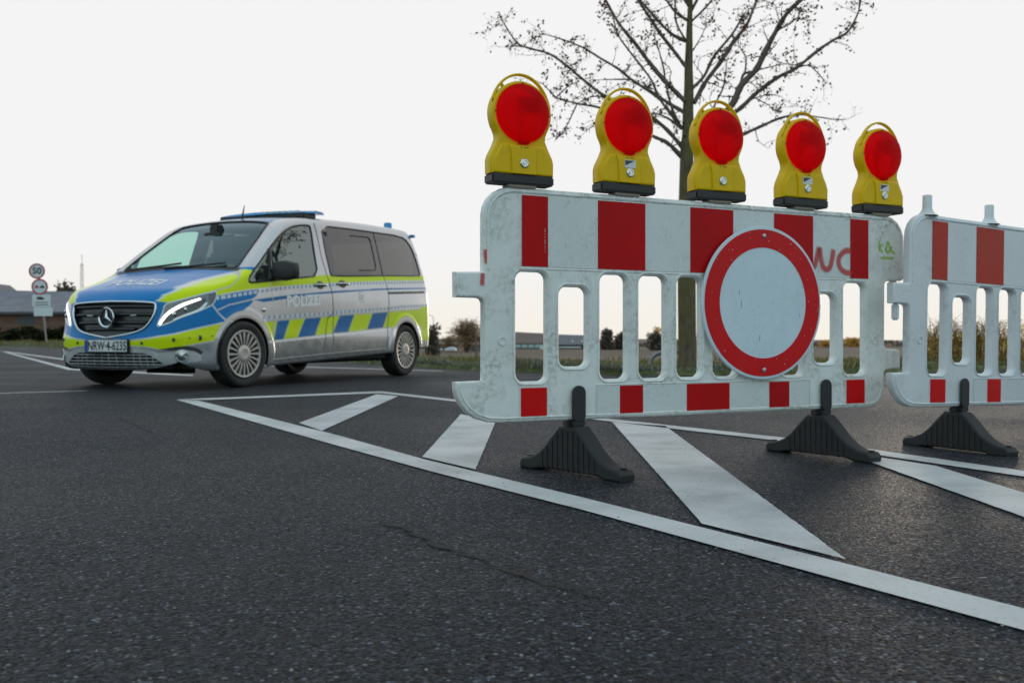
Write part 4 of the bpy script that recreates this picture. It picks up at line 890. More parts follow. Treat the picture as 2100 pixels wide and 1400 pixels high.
def hedge(name, pts, h, th, n, mat, label, leaf_s, seed, twig=None):
    rg = random.Random(seed); r = empty(name, (pts[0][0], pts[0][1], 0), 0, label, 'hedge'); mb = MB(); st = MB(); ox, oy = pts[0]
    for _ in range(n):
        i = rg.randrange(len(pts) - 1); t = rg.random(); x = pts[i][0] + (pts[i + 1][0] - pts[i][0]) * t; y = pts[i][1] + (pts[i + 1][1] - pts[i][1]) * t + rg.gauss(0, th * .4)
        hh = h * (.82 + .16 * math.sin(x * 2.3) + .12 * math.sin(x * 5.1 + 1)); z = ground_z(x, y) + hh * rg.random() ** .8; s = leaf_s * rg.uniform(.5, 1.4)
        a = Vector((rg.gauss(0, 1), rg.gauss(0, 1), rg.gauss(0, 1))).normalized() * s; b = Vector((rg.gauss(0, 1), rg.gauss(0, 1), rg.gauss(0, 1))).normalized() * s * .45; p = Vector((x - ox, y - oy, z))
        mb.quad(p, p + a * .5 + b, p + a, p + a * .5 - b)
    if twig:
        for _ in range(twig):
            i = rg.randrange(len(pts) - 1); t = rg.random(); x = pts[i][0] + (pts[i + 1][0] - pts[i][0]) * t; y = pts[i][1] + (pts[i + 1][1] - pts[i][1]) * t + rg.gauss(0, th * .4); z = ground_z(x, y); hh = h * rg.uniform(.6, 1.12)
            dx, dy = rg.gauss(0, .22) * hh, rg.gauss(0, .2) * hh; p = [(x - ox, y - oy, z - .05), (x - ox + dx * .4 + rg.gauss(0, .02), y - oy + dy * .4, z + hh * .5), (x - ox + dx, y - oy + dy, z + hh)]
            st.tube(p, [.008, .005, .0025], 4, False)
            for k in range(3):
                q = Vector(p[1]).lerp(Vector(p[2]), rg.random()); e = q + Vector((rg.gauss(0, .1), rg.gauss(0, .1), rg.uniform(.02, .16))); st.tube([tuple(q), tuple(e)], [.0035, .0018], 4, False)
        st.build('stems', mat_leaf('pale_stem', (.42, .28, .12), .5, (.6, .42, .2)) if 'pale_stem' not in bpy.data.materials else bpy.data.materials['pale_stem'], r)  # stem colour lightened in place of the sun's glow
    mb.build('foliage', mat, r); return r
hedge('dark_hedge', [(pxp(-300, 70), 69), (pxp(60, 70), 70), (pxp(205, 70), 70.5)], 1.15, 1.0, 9000, hedge_dark, 'dark clipped hedge along the foot of the long brick building', .22, 31)
hedge('golden_shrub', [(pxp(1902, 16.3), 16.3), (pxp(2060, 16.5), 16.5)], .60, .35, 1000, mat_leaf('glow_tinted_yellow_leaf', (.98, .74, .16), .9, (1., .88, .40)), 'yellow shrub with painted-in backlight seen through the cleaner barrier', .046, 32, 300)  # glow of the low sun behind is put into the leaf colour
hedge('golden_shrub', [(pxp(2075, 16.8), 16.8), (pxp(2200, 17), 17.0), (pxp(2420, 18.5), 18.5)], .66, .4, 1200, bpy.data.materials['glow_tinted_yellow_leaf'], 'yellow shrub with painted-in backlight at the right edge behind the cleaner barrier', .046, 33, 330)

# road sign post on the left
Y = 52.0; k = Y / 2008.8
post = empty('road_sign_post', (pxp(97, Y), Y, .05), R(8), 'leaning sign post with a speed limit disc, an overtaking disc and two white plates', 'road sign')
def sx(px): return (px - 97) * k
def sz(py): return EYE + (693.3 - py) * k - .05
MB().tube([(0, .06, -.4), (sx(78), .06, sz(541))], .045, 10).build('post', steel, post, 60)
far_white = M('far_sign_white', (.60, .66, .68), .4, var=.05); far_red = M('far_sign_red', (.40, .03, .05), .4, var=.1); far_black = M('sign_black', (.03, .03, .035), .5, var=.1)
def fsign(px, py, rpx):
    x, z, r = sx(px), sz(py), rpx * k
    d = MB().lathe([(.001, .01), (r, .01), (r, -.01), (.001, -.01)], 40, 'Y', (x, 0, z)).build('sign_disc', far_white, post)
    MB().lathe([(r * 1.0, -.010), (r * 1.0, -.018), (r * .80, -.018), (r * .80, -.010)], 40, 'Y', (x, 0, z), closed=True).build('ring', far_red, d)
    return d, x, z, r
d, x, z, r = fsign(77, 556, 15.8)
MB().mesh(text_mesh('50', r * 1.15, .003, .012), Matrix.Translation((x, -.016, z))).build('number', far_black, d)
d, x, z, r = fsign(82.5, 588, 16.2)
for cx_, mt_ in ((-.36, far_red), (.30, far_black)):          # two cars side by side
    P = [(-.26, -.16), (.26, -.16), (.26, .02), (.17, .04), (.12, .17), (-.12, .17), (-.17, .04), (-.26, .02)]
    MB().mesh(curve_mesh([[(x + (a + cx_) * r, z + b * r) for a, b in P]], .004), Matrix.Translation((0, -.016, 0))).build('car_symbol', mt_, d)
a = MB().box(sx(68), sx(103), -.012, .012, sz(629), sz(604), .004).build('plate', far_white, post)
P = [(-.5, -.2), (.5, -.2), (.5, .1), (.3, .1), (.3, .3), (-.5, .3)]
MB().mesh(curve_mesh([[(sx(84) + p * .36, sz(612) + q * .30) for p, q in P]], .004), Matrix.Translation((0, -.016, 0))).build('truck_symbol', far_black, a)
for zz in (620, 625): MB().box(sx(73), sx(99), -.018, -.012, sz(zz) - .02, sz(zz) + .02).build('text_line', far_black, a)
MB().box(sx(71), sx(107), -.012, .012, sz(648), sz(630.5), .004).build('plate', far_white, post)
# ---------------------------------------------------------------- police van: body shape as an implicit surface (x back from the nose, y to its left, z up)
def pc(pts):
    X=np.array([p[0] for p in pts],float);Y=np.array([p[1] for p in pts],float)
    h=np.diff(X);d=np.diff(Y)/h;m=np.zeros(len(X))
    m[0]=d[0];m[-1]=d[-1]
    for i in range(1,len(X)-1):
        if d[i-1]*d[i]>0:
            w1=2*h[i]+h[i-1];w2=h[i]+2*h[i-1];m[i]=(w1+w2)/(w1/d[i-1]+w2/d[i])
    def fn(x):
        x=np.asarray(x,float);i=np.clip(np.searchsorted(X,x)-1,0,len(h)-1)
        t=(x-X[i])/h[i]
        tt=np.clip(t,0,1)
        r=((1+2*tt)*(1-tt)**2)*Y[i]+(tt*(1-tt)**2)*h[i]*m[i]+(tt*tt*(3-2*tt))*Y[i+1]+(tt*tt*(tt-1))*h[i]*m[i+1]
        r=r+np.where(t<0,(t-tt)*h[i]*m[0],0)+np.where(t>1,(t-tt)*h[i]*m[-1],0)
        return r
    return fn
def smax(a,b,k):
    h=np.maximum(k-np.abs(a-b),0)/k
    return np.maximum(a,b)+h*h*k*.25
def sstep(a,b,x):
    t=np.clip((x-a)/(b-a),0,1);return t*t*(3-2*t)
b_plan=pc([(0,0),(.3,.018),(.5,.05),(.62,.095),(.73,.16),(.81,.235),(.87,.325),(.915,.45),(.945,.66),(.965,1.1)])
b_face=pc([(.10,.20),(.15,.12),(.19,.05),(.25,.02),(.36,.01),(.48,0),(.56,.015),(.70,.03),(.82,.05),(.90,.09),(1.0,.16),(1.3,.5)])
b_zc=pc([(-.2,.74),(0,.84),(.06,.885),(.15,.94),(.3,1.005),(.5,1.075),(.7,1.135),(.85,1.178),(.95,1.225),(1.1,1.335),(1.4,1.555),(1.64,1.72),(1.78,1.785),(2.0,1.838),(2.3,1.872),(2.8,1.905),(3.6,1.94),(4.4,1.955),(4.9,1.935)])
b_crown=pc([(0,.03),(.3,.05),(.6,.06),(.9,.04),(1.2,.03),(1.6,.03),(2.0,.035),(2.6,.035),(5,.03)])
b_side=pc([(.1,.90),(.2,.935),(.35,.952),(.5,.957),(.62,.952),(.9,.956),(1.08,.945),(1.2,.922),(1.5,.845),(1.75,.775),(1.92,.72)])
b_rear=pc([(.2,4.86),(.4,4.91),(.55,4.93),(.9,4.91),(1.2,4.875),(1.5,4.82),(1.72,4.76),(1.87,4.69),(2.0,4.6)])
b_bot=pc([(0,.14),(.4,.165),(1.3,.20),(3.5,.29),(4.9,.36)])
WF=(.84,.325);WR=(4.06,.335)
def ledge(x): return .455+.062*(x-1.32)
def F(x,y,z):
    ay=np.abs(y);e=1e-3
    xf=b_plan(ay);dx=(b_plan(ay+e)-xf)/e
    fa=b_face(z);df=(b_face(z+e)-fa)/e
    front=(xf+fa-x)/np.sqrt(1+dx*dx+df*df)
    zc=b_zc(x);dz=(b_zc(x+e)-zc)/e
    top=(z-(zc-b_crown(x)*(ay/.75)**2))/np.sqrt(1+dz*dz)
    w=b_side(z)-.045*np.clip((x-3.4)/1.45,0,1.2)**2-.012*np.clip((1.6-x)/1.2,0,1)**2
    l=ledge(x)
    w=w+.012*sstep(l+.012,l-.012,z)*sstep(1.15,1.35,x)*sstep(3.85,3.65,x)
    for c in (WF,WR):
        r=np.hypot(x-c[0],z-c[1]); w=w+.016*sstep(.475,.44,r)
    side=(ay-w)
    side=side/np.sqrt(1+((b_side(z+e)-b_side(z))/e)**2)
    rear=(x-(b_rear(z)-.10*(ay/.85)**3.0))
    s=smax(top,side,.08)
    s=smax(s,front,.05)
    s=smax(s,rear,.10)
    s=smax(s,b_bot(x)-z,.03)
    return s
def grad(x,y,z):
    e=1e-3
    g=np.stack([F(x+e,y,z)-F(x-e,y,z),F(x,y+e,z)-F(x,y-e,z),F(x,y,z+e)-F(x,y,z-e)],-1)
    return g/np.maximum(np.linalg.norm(g,axis=-1,keepdims=True),1e-9)
VX0, VZ0, VYAW = -3.4808, 10.0971, 1.1664
VC, VS = math.cos(VYAW), math.sin(VYAW)
van = empty('police_van', (VX0 + (2.45 - .9) * VC, VZ0 + (2.45 - .9) * VS, 0), VYAW, 'silver police van in blue and neon yellow livery with its headlights on', 'police van')
def L3(p): return (p[0] - 2.45, -p[1], p[2])
class VB(MB):
    """collects shapes given in van coordinates"""
    def build(s, name, mat, parent=None, smooth=None, loc=None):
        s.v = [L3(p) for p in s.v]; s.f = [tuple(reversed(f)) for f in s.f]
        return MB.build(s, name, mat, parent, smooth)
def solve(axis, a, b, lo, hi):
    """coordinate along one axis where the body surface lies (lo inside, hi outside)"""
    a = np.asarray(a, float); b = np.asarray(b, float); lo = np.full(a.shape, lo, float); hi = np.full(a.shape, hi, float)
    for _ in range(22):
        m = (lo + hi) / 2
        v = F(a, m, b) if axis == 'y' else (F(m, a, b) if axis == 'x' else F(a, b, m))
        lo = np.where(v < 0, m, lo); hi = np.where(v < 0, hi, m)
    return (lo + hi) / 2
def side_y(x, z): return solve('y', x, z, 0., 1.3)
def front_x(y, z): return solve('x', y, z, 1.2, -.6)
def top_z(x, y): return solve('z', x, y, .6, 2.4)
def inside(P, X, Y):
    P = np.array(P); c = np.zeros(X.shape, bool); j = len(P) - 1
    for i in range(len(P)):
        xi, yi = P[i]; xj, yj = P[j]
        if yi != yj: c ^= ((yi > Y) != (yj > Y)) & (X < (xj - xi) * (Y - yi) / (yj - yi) + xi)
        j = i
    return c
def nearest(P, X, Y):
    """distance to a closed outline and the nearest point on it"""
    best = np.full(X.shape, 9.); bx = X.copy(); by = Y.copy()
    for i in range(len(P)):
        ax, ay = P[i]; cx, cy = P[(i + 1) % len(P)]; dx, dy = cx - ax, cy - ay; LL = dx * dx + dy * dy
        if LL < 1e-12: continue
        t = np.clip(((X - ax) * dx + (Y - ay) * dy) / LL, 0, 1); qx, qy = ax + t * dx, ay + t * dy; d = np.hypot(X - qx, Y - qy)
        m = d < best; best = np.where(m, d, best); bx = np.where(m, qx, bx); by = np.where(m, qy, by)
    return best, bx, by
def pdist(P, X, Y):
    best = np.full(X.shape, 9.)
    for i in range(len(P) - 1):
        ax, ay = P[i]; cx, cy = P[i + 1]; dx, dy = cx - ax, cy - ay; t = np.clip(((X - ax) * dx + (Y - ay) * dy) / max(dx * dx + dy * dy, 1e-12), 0, 1)
        best = np.minimum(best, np.hypot(X - ax - t * dx, Y - ay - t * dy))
    return best
def mirror(P): return P + [(-y, z) for y, z in reversed(P)]
# outlines measured on the van, (x, z) on the sides and (y, z) on the nose
DLO = chaikin([(.905, 1.050), (.950, 1.12), (1.332, 1.412), (1.571, 1.578), (1.757, 1.671), (1.918, 1.718), (2.150, 1.748), (2.185, 1.72), (2.141, 1.447), (2.118, 1.172), (1.812, 1.139), (1.266, 1.076), (.951, 1.036)], 1)
SLIDE = chaikin([(2.40, 1.765), (2.941, 1.790), (3.548, 1.808), (4.30, 1.828), (4.47, 1.77), (4.57, 1.619), (4.612, 1.335), (4.55, 1.315), (3.55, 1.262), (2.40, 1.185), (2.368, 1.215), (2.368, 1.499)], 1)
PANE = chaikin([(3.01, 1.712), (3.40, 1.730), (3.445, 1.700), (3.430, 1.345), (3.385, 1.320), (2.984, 1.293)], 1)
WSHIELD = chaikin(mirror([(0, 1.224), (.35, 1.208), (.70, 1.188), (.745, 1.20), (.735, 1.26), (.700, 1.40), (.655, 1.56), (.605, 1.705), (.57, 1.735), (.30, 1.765), (0, 1.772)]), 1)
GRILLE = chaikin(mirror([(0, .833), (.299, .828), (.49, .817), (.515, .797), (.508, .70), (.445, .600), (.384, .557), (.283, .528), (.0, .486)]), 1)
LOWG = chaikin(mirror([(0, .352), (.258, .350), (.42, .346), (.500, .312), (.606, .238), (.57, .228), (.425, .222), (0, .216)]), 1)
HLAMP = chaikin([(.708, .81), (.847, .838), (1.093, .886), (1.22, .916), (1.396, .941), (1.374, .863), (1.333, .802), (1.216, .758), (1.09, .72), (.906, .673), (.785, .627), (.641, .591), (.611, .597), (.629, .646), (.678, .709)], 1)
BACKW = rrect(-.62, .62, 1.30, 1.80, .06)
DOORF = [(1.235, 1.06), (1.291, .873), (1.287, .552), (1.289, .391), (1.28, .27)]
DOORB = [(2.275, 1.775), (2.275, 1.60), (2.262, 1.40), (2.290, 1.216), (2.351, 1.021), (2.385, .80), (2.376, .60), (2.343, .316)]
DOORC = [(3.569, 1.81), (3.56, 1.269), (3.607, 1.101), (3.619, .858), (3.56, .50), (3.544, .36)]
FRONTDOOR = [(1.28, .268), (1.289, .391), (1.287, .552), (1.291, .873), (1.235, 1.05), (.94, 1.0 + .03), (.90, 1.06), (.945, 1.14), (1.33, 1.445), (1.56, 1.605), (1.75, 1.70), (1.93, 1.752), (2.275, 1.785)] + DOORB[1:]
SLIDEDOOR = [(2.343, .318)] + list(reversed(DOORB))[1:] + [(2.275, 1.80), (3.569, 1.845)] + DOORC[1:]
BONNET = [(.055, 0), (.075, .42), (.098, .52), (.125, .56), (.302, .802), (.543, .912), (.678, .935), (.743, .925), (.863, .84), (.905, .765), (.885, .45), (.875, 0)]
def ln(P): return lambda x: np.interp(x, [p[0] for p in P], [p[1] for p in P])
yel_lo = ln([(.498, .892), (.693, .933), (.962, .972), (1.286, 1.008), (1.796, 1.054), (2.323, 1.102), (2.885, 1.142), (3.627, 1.196), (4.7, 1.26)])
dash_c = ln([(.504, .869), (.692, .9), (.958, .940), (1.285, .985), (1.618, 1.024), (1.939, 1.05), (2.359, 1.085), (2.772, 1.122), (3.695, 1.179), (4.7, 1.24)])
crease = ln([(.40, .72), (.487, .757), (.623, .807), (.957, .872), (1.283, .913), (1.613, .951), (1.969, .985), (2.351, 1.021), (2.974, 1.066), (3.67, 1.11), (4.7, 1.165)])
swoosh = ln([(.957, .869), (1.126, .852), (1.283, .868), (1.611, .915), (1.967, .961), (2.347, .992), (2.971, 1.044), (3.666, 1.092), (4.7, 1.150)])
dash2 = ln([(1.1, .687), (1.316, .703), (1.787, .735), (2.345, .769), (2.959, .811), (3.547, .85), (3.948, .886), (4.8, .935)])
chk_t = ln([(1.1, .650), (1.348, .668), (1.823, .7), (2.153, .722), (2.504, .745), (2.833, .767), (3.225, .79), (3.584, .814), (4.7, .89)])
chk_b = ln([(1.2, .455), (1.449, .468), (1.696, .489), (2.018, .511), (2.362, .538), (2.686, .553), (3.094, .584), (3.471, .611), (4.7, .66)])
belt_t = ln([(.5, .965), (.543, .985), (.678, 1.03), (.743, 1.075), (.863, 1.145), (.93, 1.175), (.985, 1.17), (1.0, 1.085), (1.27, 1.092), (2.13, 1.18), (2.39, 1.20), (4.7, 1.335)])
by_t = ln([(.0, .470), (.284, .464), (.486, .482), (.844, .527), (1.089, .573), (1.60, .655)])
by_b = ln([(0, .409), (.284, .409), (.427, .404), (.557, .391), (.664, .373), (.844, .391), (1.088, .427), (1.6, .492)])
bl_end = ln([(.70, .80), (.755, .806), (.801, .898), (.850, .965), (.880, .955), (.91, 1.02), (1.0, 1.05)])
SEPS = [(1.356, 1.289), (1.572, 1.449), (1.841, 1.696), (2.15, 2.018), (2.514, 2.368), (2.827, 2.686), (3.232, 3.099), (3.596, 3.471)]
gap_z = ln([(0, .835), (.10, .832), (.137, .818), (.195, .842), (.328, .890), (.414, .92), (.543, .957), (.678, .996), (.743, 1.045), (.863, 1.131), (.93, 1.172)])
flare_z = ln([(.09, .80), (.105, .829), (.153, .889), (.276, .962), (.482, 1.028), (.696, 1.086), (.865, 1.135), (.93, 1.15)])
BONNET = [(.02, 0), (.02, 1.2), (.88, 1.2), (.93, .765), (.885, .45), (.875, 0)]
FLARE = [(.100, .500), (.153, .553), (.276, .618), (.482, .640), (.696, .695), (.87, .79), (.90, .90), (.70, 1.2), (.40, 1.2), (.1, .75)]
SILVER = (.46, .485, .51, .85); BLUE = (.0, .175, .47, .0); DBLUE = (.0, .13, .36, .0); YEL = (.60, .74, .0, 0.); DASHC = (.58, .63, .68, .1); DASHB = (.20, .25, .31, .3)
BLACK = (.012, .012, .013, 0.); LGREY = (.60, .62, .63, .3); TRIM = (.62, .64, .66, .55); GAPC = (.05, .05, .055, 0.)
def paint_body(x, y, z):
    ay = np.abs(y); t = ay + x; C = np.tile(np.array(SILVER), (len(x), 1))
    def put(m, c): C[m] = c
    top = top_of(x); sidez = (ay > .45)
    hood = inside(BONNET, x, ay) & (z > gap_z(x))
    nose = (x < .67) & ~hood
    put((x < bl_end(z)) & (z < 1.2) & (z > by_t(t)), BLUE)
    put((x < .55) & (z > by_t(t)) & (z < 1.1), BLUE)
    # upper yellow band, its reflective dashes, the sweeping blue line
    sd = (x > .47) & ~hood & (ay > .55)
    put(sd & (z > yel_lo(x)) & (z < belt_t(x)), YEL)
    put(sd & (np.abs(z - yel_lo(x)) < .006) & (x > .52), LGREY)
    dd = np.abs(z - dash_c(x)) < .0155
    put(sd & dd & (x > 1.02), DASHB)
    put(sd & dd & (np.mod(x, .075) < .052), DASHC)
    put(sd & (x > .957) & (z < crease(x)) & (z > swoosh(x)), DBLUE)
    put(sd & (np.abs(z - crease(x)) < .006) & (x < 3.2), LGREY)  # pale line paints the highlight along the body crease
    # lower band: dashes above blue and yellow slanted blocks
    lo = (x > 1.1) & (ay > .6)
    d2 = np.abs(z - dash2(x)) < .0175
    put(lo & d2, DASHB); put(lo & d2 & (np.mod(x, .088) < .062), DASHC)
    zb, zt = chk_b(x), chk_t(x); v = np.clip((z - zb) / (zt - zb), 0, 1); band = lo & (z > zb) & (z < zt)
    k = np.zeros(len(x), int)
    for a, b in SEPS: k += (x > b + (a - b) * v)
    put(band & (k % 2 == 0), YEL); put(band & (k % 2 == 1), DBLUE)
    for a, b in SEPS: put(band & (np.abs(x - b - (a - b) * v) < .008), (.40, .42, .42, .2))
    put(lo & (np.abs(z - zt) < .006), (.45, .47, .48, .2)); put(lo & (np.abs(z - zb) < .006), (.5, .5, .48, .2))
    put((x > 4.50) & (z > .46) & (z < .91) & (ay > .3), YEL)
    # front bumper band
    bb = nose & (z < by_t(t)) & (z > by_b(t)); put(bb, YEL)
    put(nose & ((np.abs(z - by_t(t)) < .007) | (np.abs(z - by_b(t)) < .006)), LGREY)
    put(nose & (z < .205), (.16, .17, .18, .5))
    BROW = [(.62, .378), (.844, .404), (1.002, .413), (1.138, .386), (1.195, .352), (1.164, .330), (1.088, .361), (.965, .376), (.784, .368)]
    TR = [(0, .40), (.30, .398), (.427, .392), (.546, .378), (.641, .350), (.844, .364), (.965, .374), (1.088, .358), (1.164, .330), (1.177, .272), (.966, .25), (.761, .24), (.62, .215), (.0, .208)]
    put(nose & inside(TR, t, z), TRIM); put(nose & inside(BROW, t, z), (.05, .05, .055, .2))
    # bonnet
    put(hood, BLUE); put(hood & (z < flare_z(x)) & (ay > .45) & (x > .095), YEL)
    put(hood & (np.abs(z - flare_z(x)) < .006) & (ay > .45) & (x > .1), LGREY)
    put((x > 1.55) & (x < 2.15) & (ay < .60) & (z > 1.70), (.05, .20, .36, .5))
    # wheel arch lips
    for c in (WF, WR):
        r = np.hypot(x - c[0], z - c[1]); put((r < .432) & (ay > .6), SILVER)
        put((r < .385) & (ay > .6), (.30, .30, .30, .6))
    # joints between panels, rubber round the glass
    for P in (DOORB, DOORC): put((pdist(P, x, z) < .0075) & (ay > .5), GAPC)
    put((pdist(DOORF, x, z) < .006) & (ay > .5) & (z < 1.06), (.42, .43, .45, .5))
    put((pdist([(1.28, .266), (2.295, .317), (3.532, .358)], x, z) < .009) & (ay > .5), (.66, .64, .60, .6))
    put((pdist([(1.28, .248), (2.295, .298), (3.532, .338)], x, z) < .007) & (ay > .5), GAPC)
    put((pdist([(2.346, .745), (2.268, .711), (2.225, .536), (2.158, .33)], x, z) < .007) & (ay > .5), GAPC)
    put((pdist([(3.62, 1.047), (4.62, 1.101)], x, z) < .014) & (ay > .5), BLACK)
    put((np.abs(z - gap_z(x)) < .006) & (ay > .45) & (x > .42) & (x < .93), (.42, .46, .46, .3))
    put((pdist([(.43, .792), (.487, .724), (.558, .669), (.668, .643)], x, z) < .008) & (ay > .6), (.55, .58, .6, .4))
    d, _, _ = nearest(BACKW, y, z); put((d < .02) & (x > 4.5), BLACK)
    put((np.abs(ay - .78) < .007) & (x > 4.62) & (z > .45), GAPC)
    return C
def top_of(x): return b_zc(x)
# --- grid wrapped onto the body
ST = .0125
def wrap_grid():
    NX, NY, NZ = 400, 160, 160
    gx = np.concatenate([np.linspace(-.06, 1.15, 173)[:-1], np.linspace(1.15, 4.99, 385)]); gy = np.linspace(-1.02, 1.02, 241); gz = np.concatenate([np.linspace(.08, 1.35, 171)[:-1], np.linspace(1.35, 2.03, 69)])
    V = []; Q = []; n0 = 0
    def plane(A, B, f):
        nonlocal n0
        a, b = np.meshgrid(A, B, indexing='ij'); P = f(a.ravel(), b.ravel()); V.append(P)
        i = np.arange(len(A) - 1)[:, None]; j = np.arange(len(B) - 1)[None]; w = len(B)
        Q.append((np.stack([i * w + j, (i + 1) * w + j, (i + 1) * w + j + 1, i * w + j + 1], -1).reshape(-1, 4)) + n0); n0 += len(P)
    o = np.ones
    plane(gx, gz, lambda a, b: np.stack([a, o(len(a)) * gy[-1], b], 1)); plane(gx, gz, lambda a, b: np.stack([a, o(len(a)) * gy[0], b], 1))
    plane(gx, gy, lambda a, b: np.stack([a, b, o(len(a)) * gz[-1]], 1)); plane(gy, gz, lambda a, b: np.stack([o(len(a)) * gx[0], a, b], 1)); plane(gy, gz, lambda a, b: np.stack([o(len(a)) * gx[-1], a, b], 1))
    V = np.concatenate(V); Q = np.concatenate(Q)
    key = np.round(V * 1e4).astype(np.int64); _, idx, inv = np.unique(key, axis=0, return_index=True, return_inverse=True); inv = inv.ravel()
    return V[idx], inv[Q]
V, Q = wrap_grid()
O = np.stack([np.clip(V[:, 0], .70, 4.3), V[:, 1] * .0, np.full(len(V), .75)], 1); O[:, 2] = np.interp(O[:, 0], [.7, 1.2, 1.8], [.70, .80, .95])
Dv = V - O; lo = np.zeros(len(V)); hi = np.full(len(V), 1.35)
for _ in range(17):
    m = (lo + hi) / 2; v = F(*(O + Dv * m[:, None]).T); lo = np.where(v < 0, m, lo); hi = np.where(v < 0, hi, m)
V = O + Dv * ((lo + hi) / 2)[:, None]
# pull grid points onto the outlines of the openings so the cuts are clean
def snap(P, proj, cond, lim=.0085):
    global V
    A, B = proj(V); ok = cond(V)
    for i in np.nonzero(ok)[0][:0]: pass
    bx0, bx1 = min(p[0] for p in P) - .03, max(p[0] for p in P) + .03; by0, by1 = min(p[1] for p in P) - .03, max(p[1] for p in P) + .03
    ids = np.nonzero(ok & (A > bx0) & (A < bx1) & (B > by0) & (B < by1))[0]
    d, qx, qy = nearest(P, A[ids], B[ids]); s = d < lim
    return ids[s], qx[s], qy[s]
for P in (DLO, SLIDE):
    for sg in (1, -1):
        ids, qx, qz = snap(P, lambda v: (v[:, 0], v[:, 2]), lambda v: v[:, 1] * sg > .5)
        V[ids, 0] = qx; V[ids, 2] = qz; V[ids, 1] = sg * side_y(qx, qz)
for P, c in ((WSHIELD, lambda v: (v[:, 0] > .8) & (v[:, 0] < 1.95)), (GRILLE, lambda v: v[:, 0] < .5), (LOWG, lambda v: v[:, 0] < .6)):
    ids, qy, qz = snap(P, lambda v: (v[:, 1], v[:, 2]), c)
    V[ids, 1] = qy; V[ids, 2] = qz
    V[ids, 0] = solve('x', qy, qz, 2.4 if P is WSHIELD else 1.2, -.6)
for c0 in (WF, WR):
    for sg in (1, -1):
        r = np.hypot(V[:, 0] - c0[0], V[:, 2] - c0[1]); ids = np.nonzero((np.abs(r - .362) < .0085) & (V[:, 1] * sg > .55))[0]
        V[ids, 0] = c0[0] + (V[ids, 0] - c0[0]) / r[ids] * .362; V[ids, 2] = c0[1] + (V[ids, 2] - c0[1]) / r[ids] * .362; V[ids, 1] = sg * side_y(V[ids, 0], V[ids, 2])
NRM = grad(*V.T)
COLR = sum(paint_body(*(V + np.array(j)).T) for j in ((.0022, .0008, .0022), (-.0022, -.0008, .0022), (.0022, -.0008, -.0022), (-.0022, .0008, -.0022))) / 4.
Cn = V[Q].mean(1); cx, cy, cz = Cn.T; cay = np.abs(cy); ct = cay + cx
reg = np.zeros(len(Q), int)
NAMES = {0: 'body', 1: 'bonnet', 2: 'front_bumper', 3: 'front_door', 4: 'front_door', 5: 'sliding_door', 6: 'sliding_door', 7: 'tailgate'}
reg[inside(BONNET, cx, cay) & (cz > gap_z(cx))] = 1
seam = np.interp(cx, [0, .2, .43, .487, .558, .668], [.80, .80, .792, .724, .669, .643])
reg[(cx < .668) & (cz < seam) & (reg == 0)] = 2
for sg, a, b in ((1, 3, 5), (-1, 4, 6)):
    sd = cy * sg > .5
    reg[sd & inside(FRONTDOOR, cx, cz)] = a; reg[sd & inside(SLIDEDOOR, cx, cz)] = b
reg[(cx > 4.62) & (cay < .78) & (cz > .45)] = 7
reg[(cx > .8) & (cx < 1.95) & inside(WSHIELD, cy, cz)] = 10
for sg, a, b in ((1, 11, 13), (-1, 12, 14)):
    reg[(cy * sg > .5) & inside(DLO, cx, cz)] = a; reg[(cy * sg > .5) & inside(SLIDE, cx, cz)] = b
reg[(cx < .5) & inside(GRILLE, cy, cz)] = 20
reg[(cx < .6) & inside(LOWG, cy, cz)] = 21
for sg, a in ((1, 22), (-1, 23)): reg[(cx < .75) & (cy * sg > .4) & inside(HLAMP, ct, cz)] = a
reg[(cx > 4.5) & inside(BACKW, cy, cz)] = 24
for c0 in (WF, WR): reg[(np.hypot(cx - c0[0], cz - c0[1]) < .362) & (cay > .45)] = 99
def patch(k, name, mat, parent, off=0., colr=None):
    q = Q[reg == k]
    u, inv = np.unique(q, return_inverse=True); inv = inv.reshape(-1, 4)
    P = V[u] + NRM[u] * off; N = NRM[u]
    P2 = np.stack([P[:, 0] - 2.45, -P[:, 1], P[:, 2]], 1); N2 = np.stack([N[:, 0], -N[:, 1], N[:, 2]], 1)
    # wind every face so that it agrees with the outward direction
    fn = np.cross(P2[inv[:, 1]] - P2[inv[:, 0]], P2[inv[:, 3]] - P2[inv[:, 0]]); fl = (fn * N2[inv].mean(1)).sum(1) < 0
    inv[fl] = inv[fl][:, ::-1]
    me = bpy.data.meshes.new(name); me.vertices.add(len(P2)); me.vertices.foreach_set('co', P2.ravel())
    me.loops.add(len(inv) * 4); me.loops.foreach_set('vertex_index', inv.ravel().astype(np.int32))
    me.polygons.add(len(inv)); me.polygons.foreach_set('loop_start', np.arange(0, len(inv) * 4, 4, dtype=np.int32)); me.polygons.foreach_set('loop_total', np.full(len(inv), 4, dtype=np.int32))
    me.update(calc_edges=True); me.validate()
    a = me.attributes.new('paint', 'FLOAT_COLOR', 'POINT'); a.data.foreach_set('color', (COLR[u] if colr is None else colr(V[u])).ravel().astype(np.float32))
    o = link(name, me, mat, parent); me.polygons.foreach_set('use_smooth', [True] * len(me.polygons))
    me.normals_split_custom_set_from_vertices(N2.tolist())
    return o
car_paint = mat_attr('van_paint', .24, .05, .12, .18)
PART = {k: patch(k, nm, car_paint, van) for k, nm in NAMES.items()}
PART[3]['label'] = 'front door lettered POLIZEI'
clear = mat_glass('clear_glass', (.66, .88, .78), .12, (.86, 1., .98)); shade = mat_glass('windscreen_glass', (.62, .86, .76), .0, (.62, .86, 1.))
ws_o = patch(10, 'windscreen', shade, van, -.004)
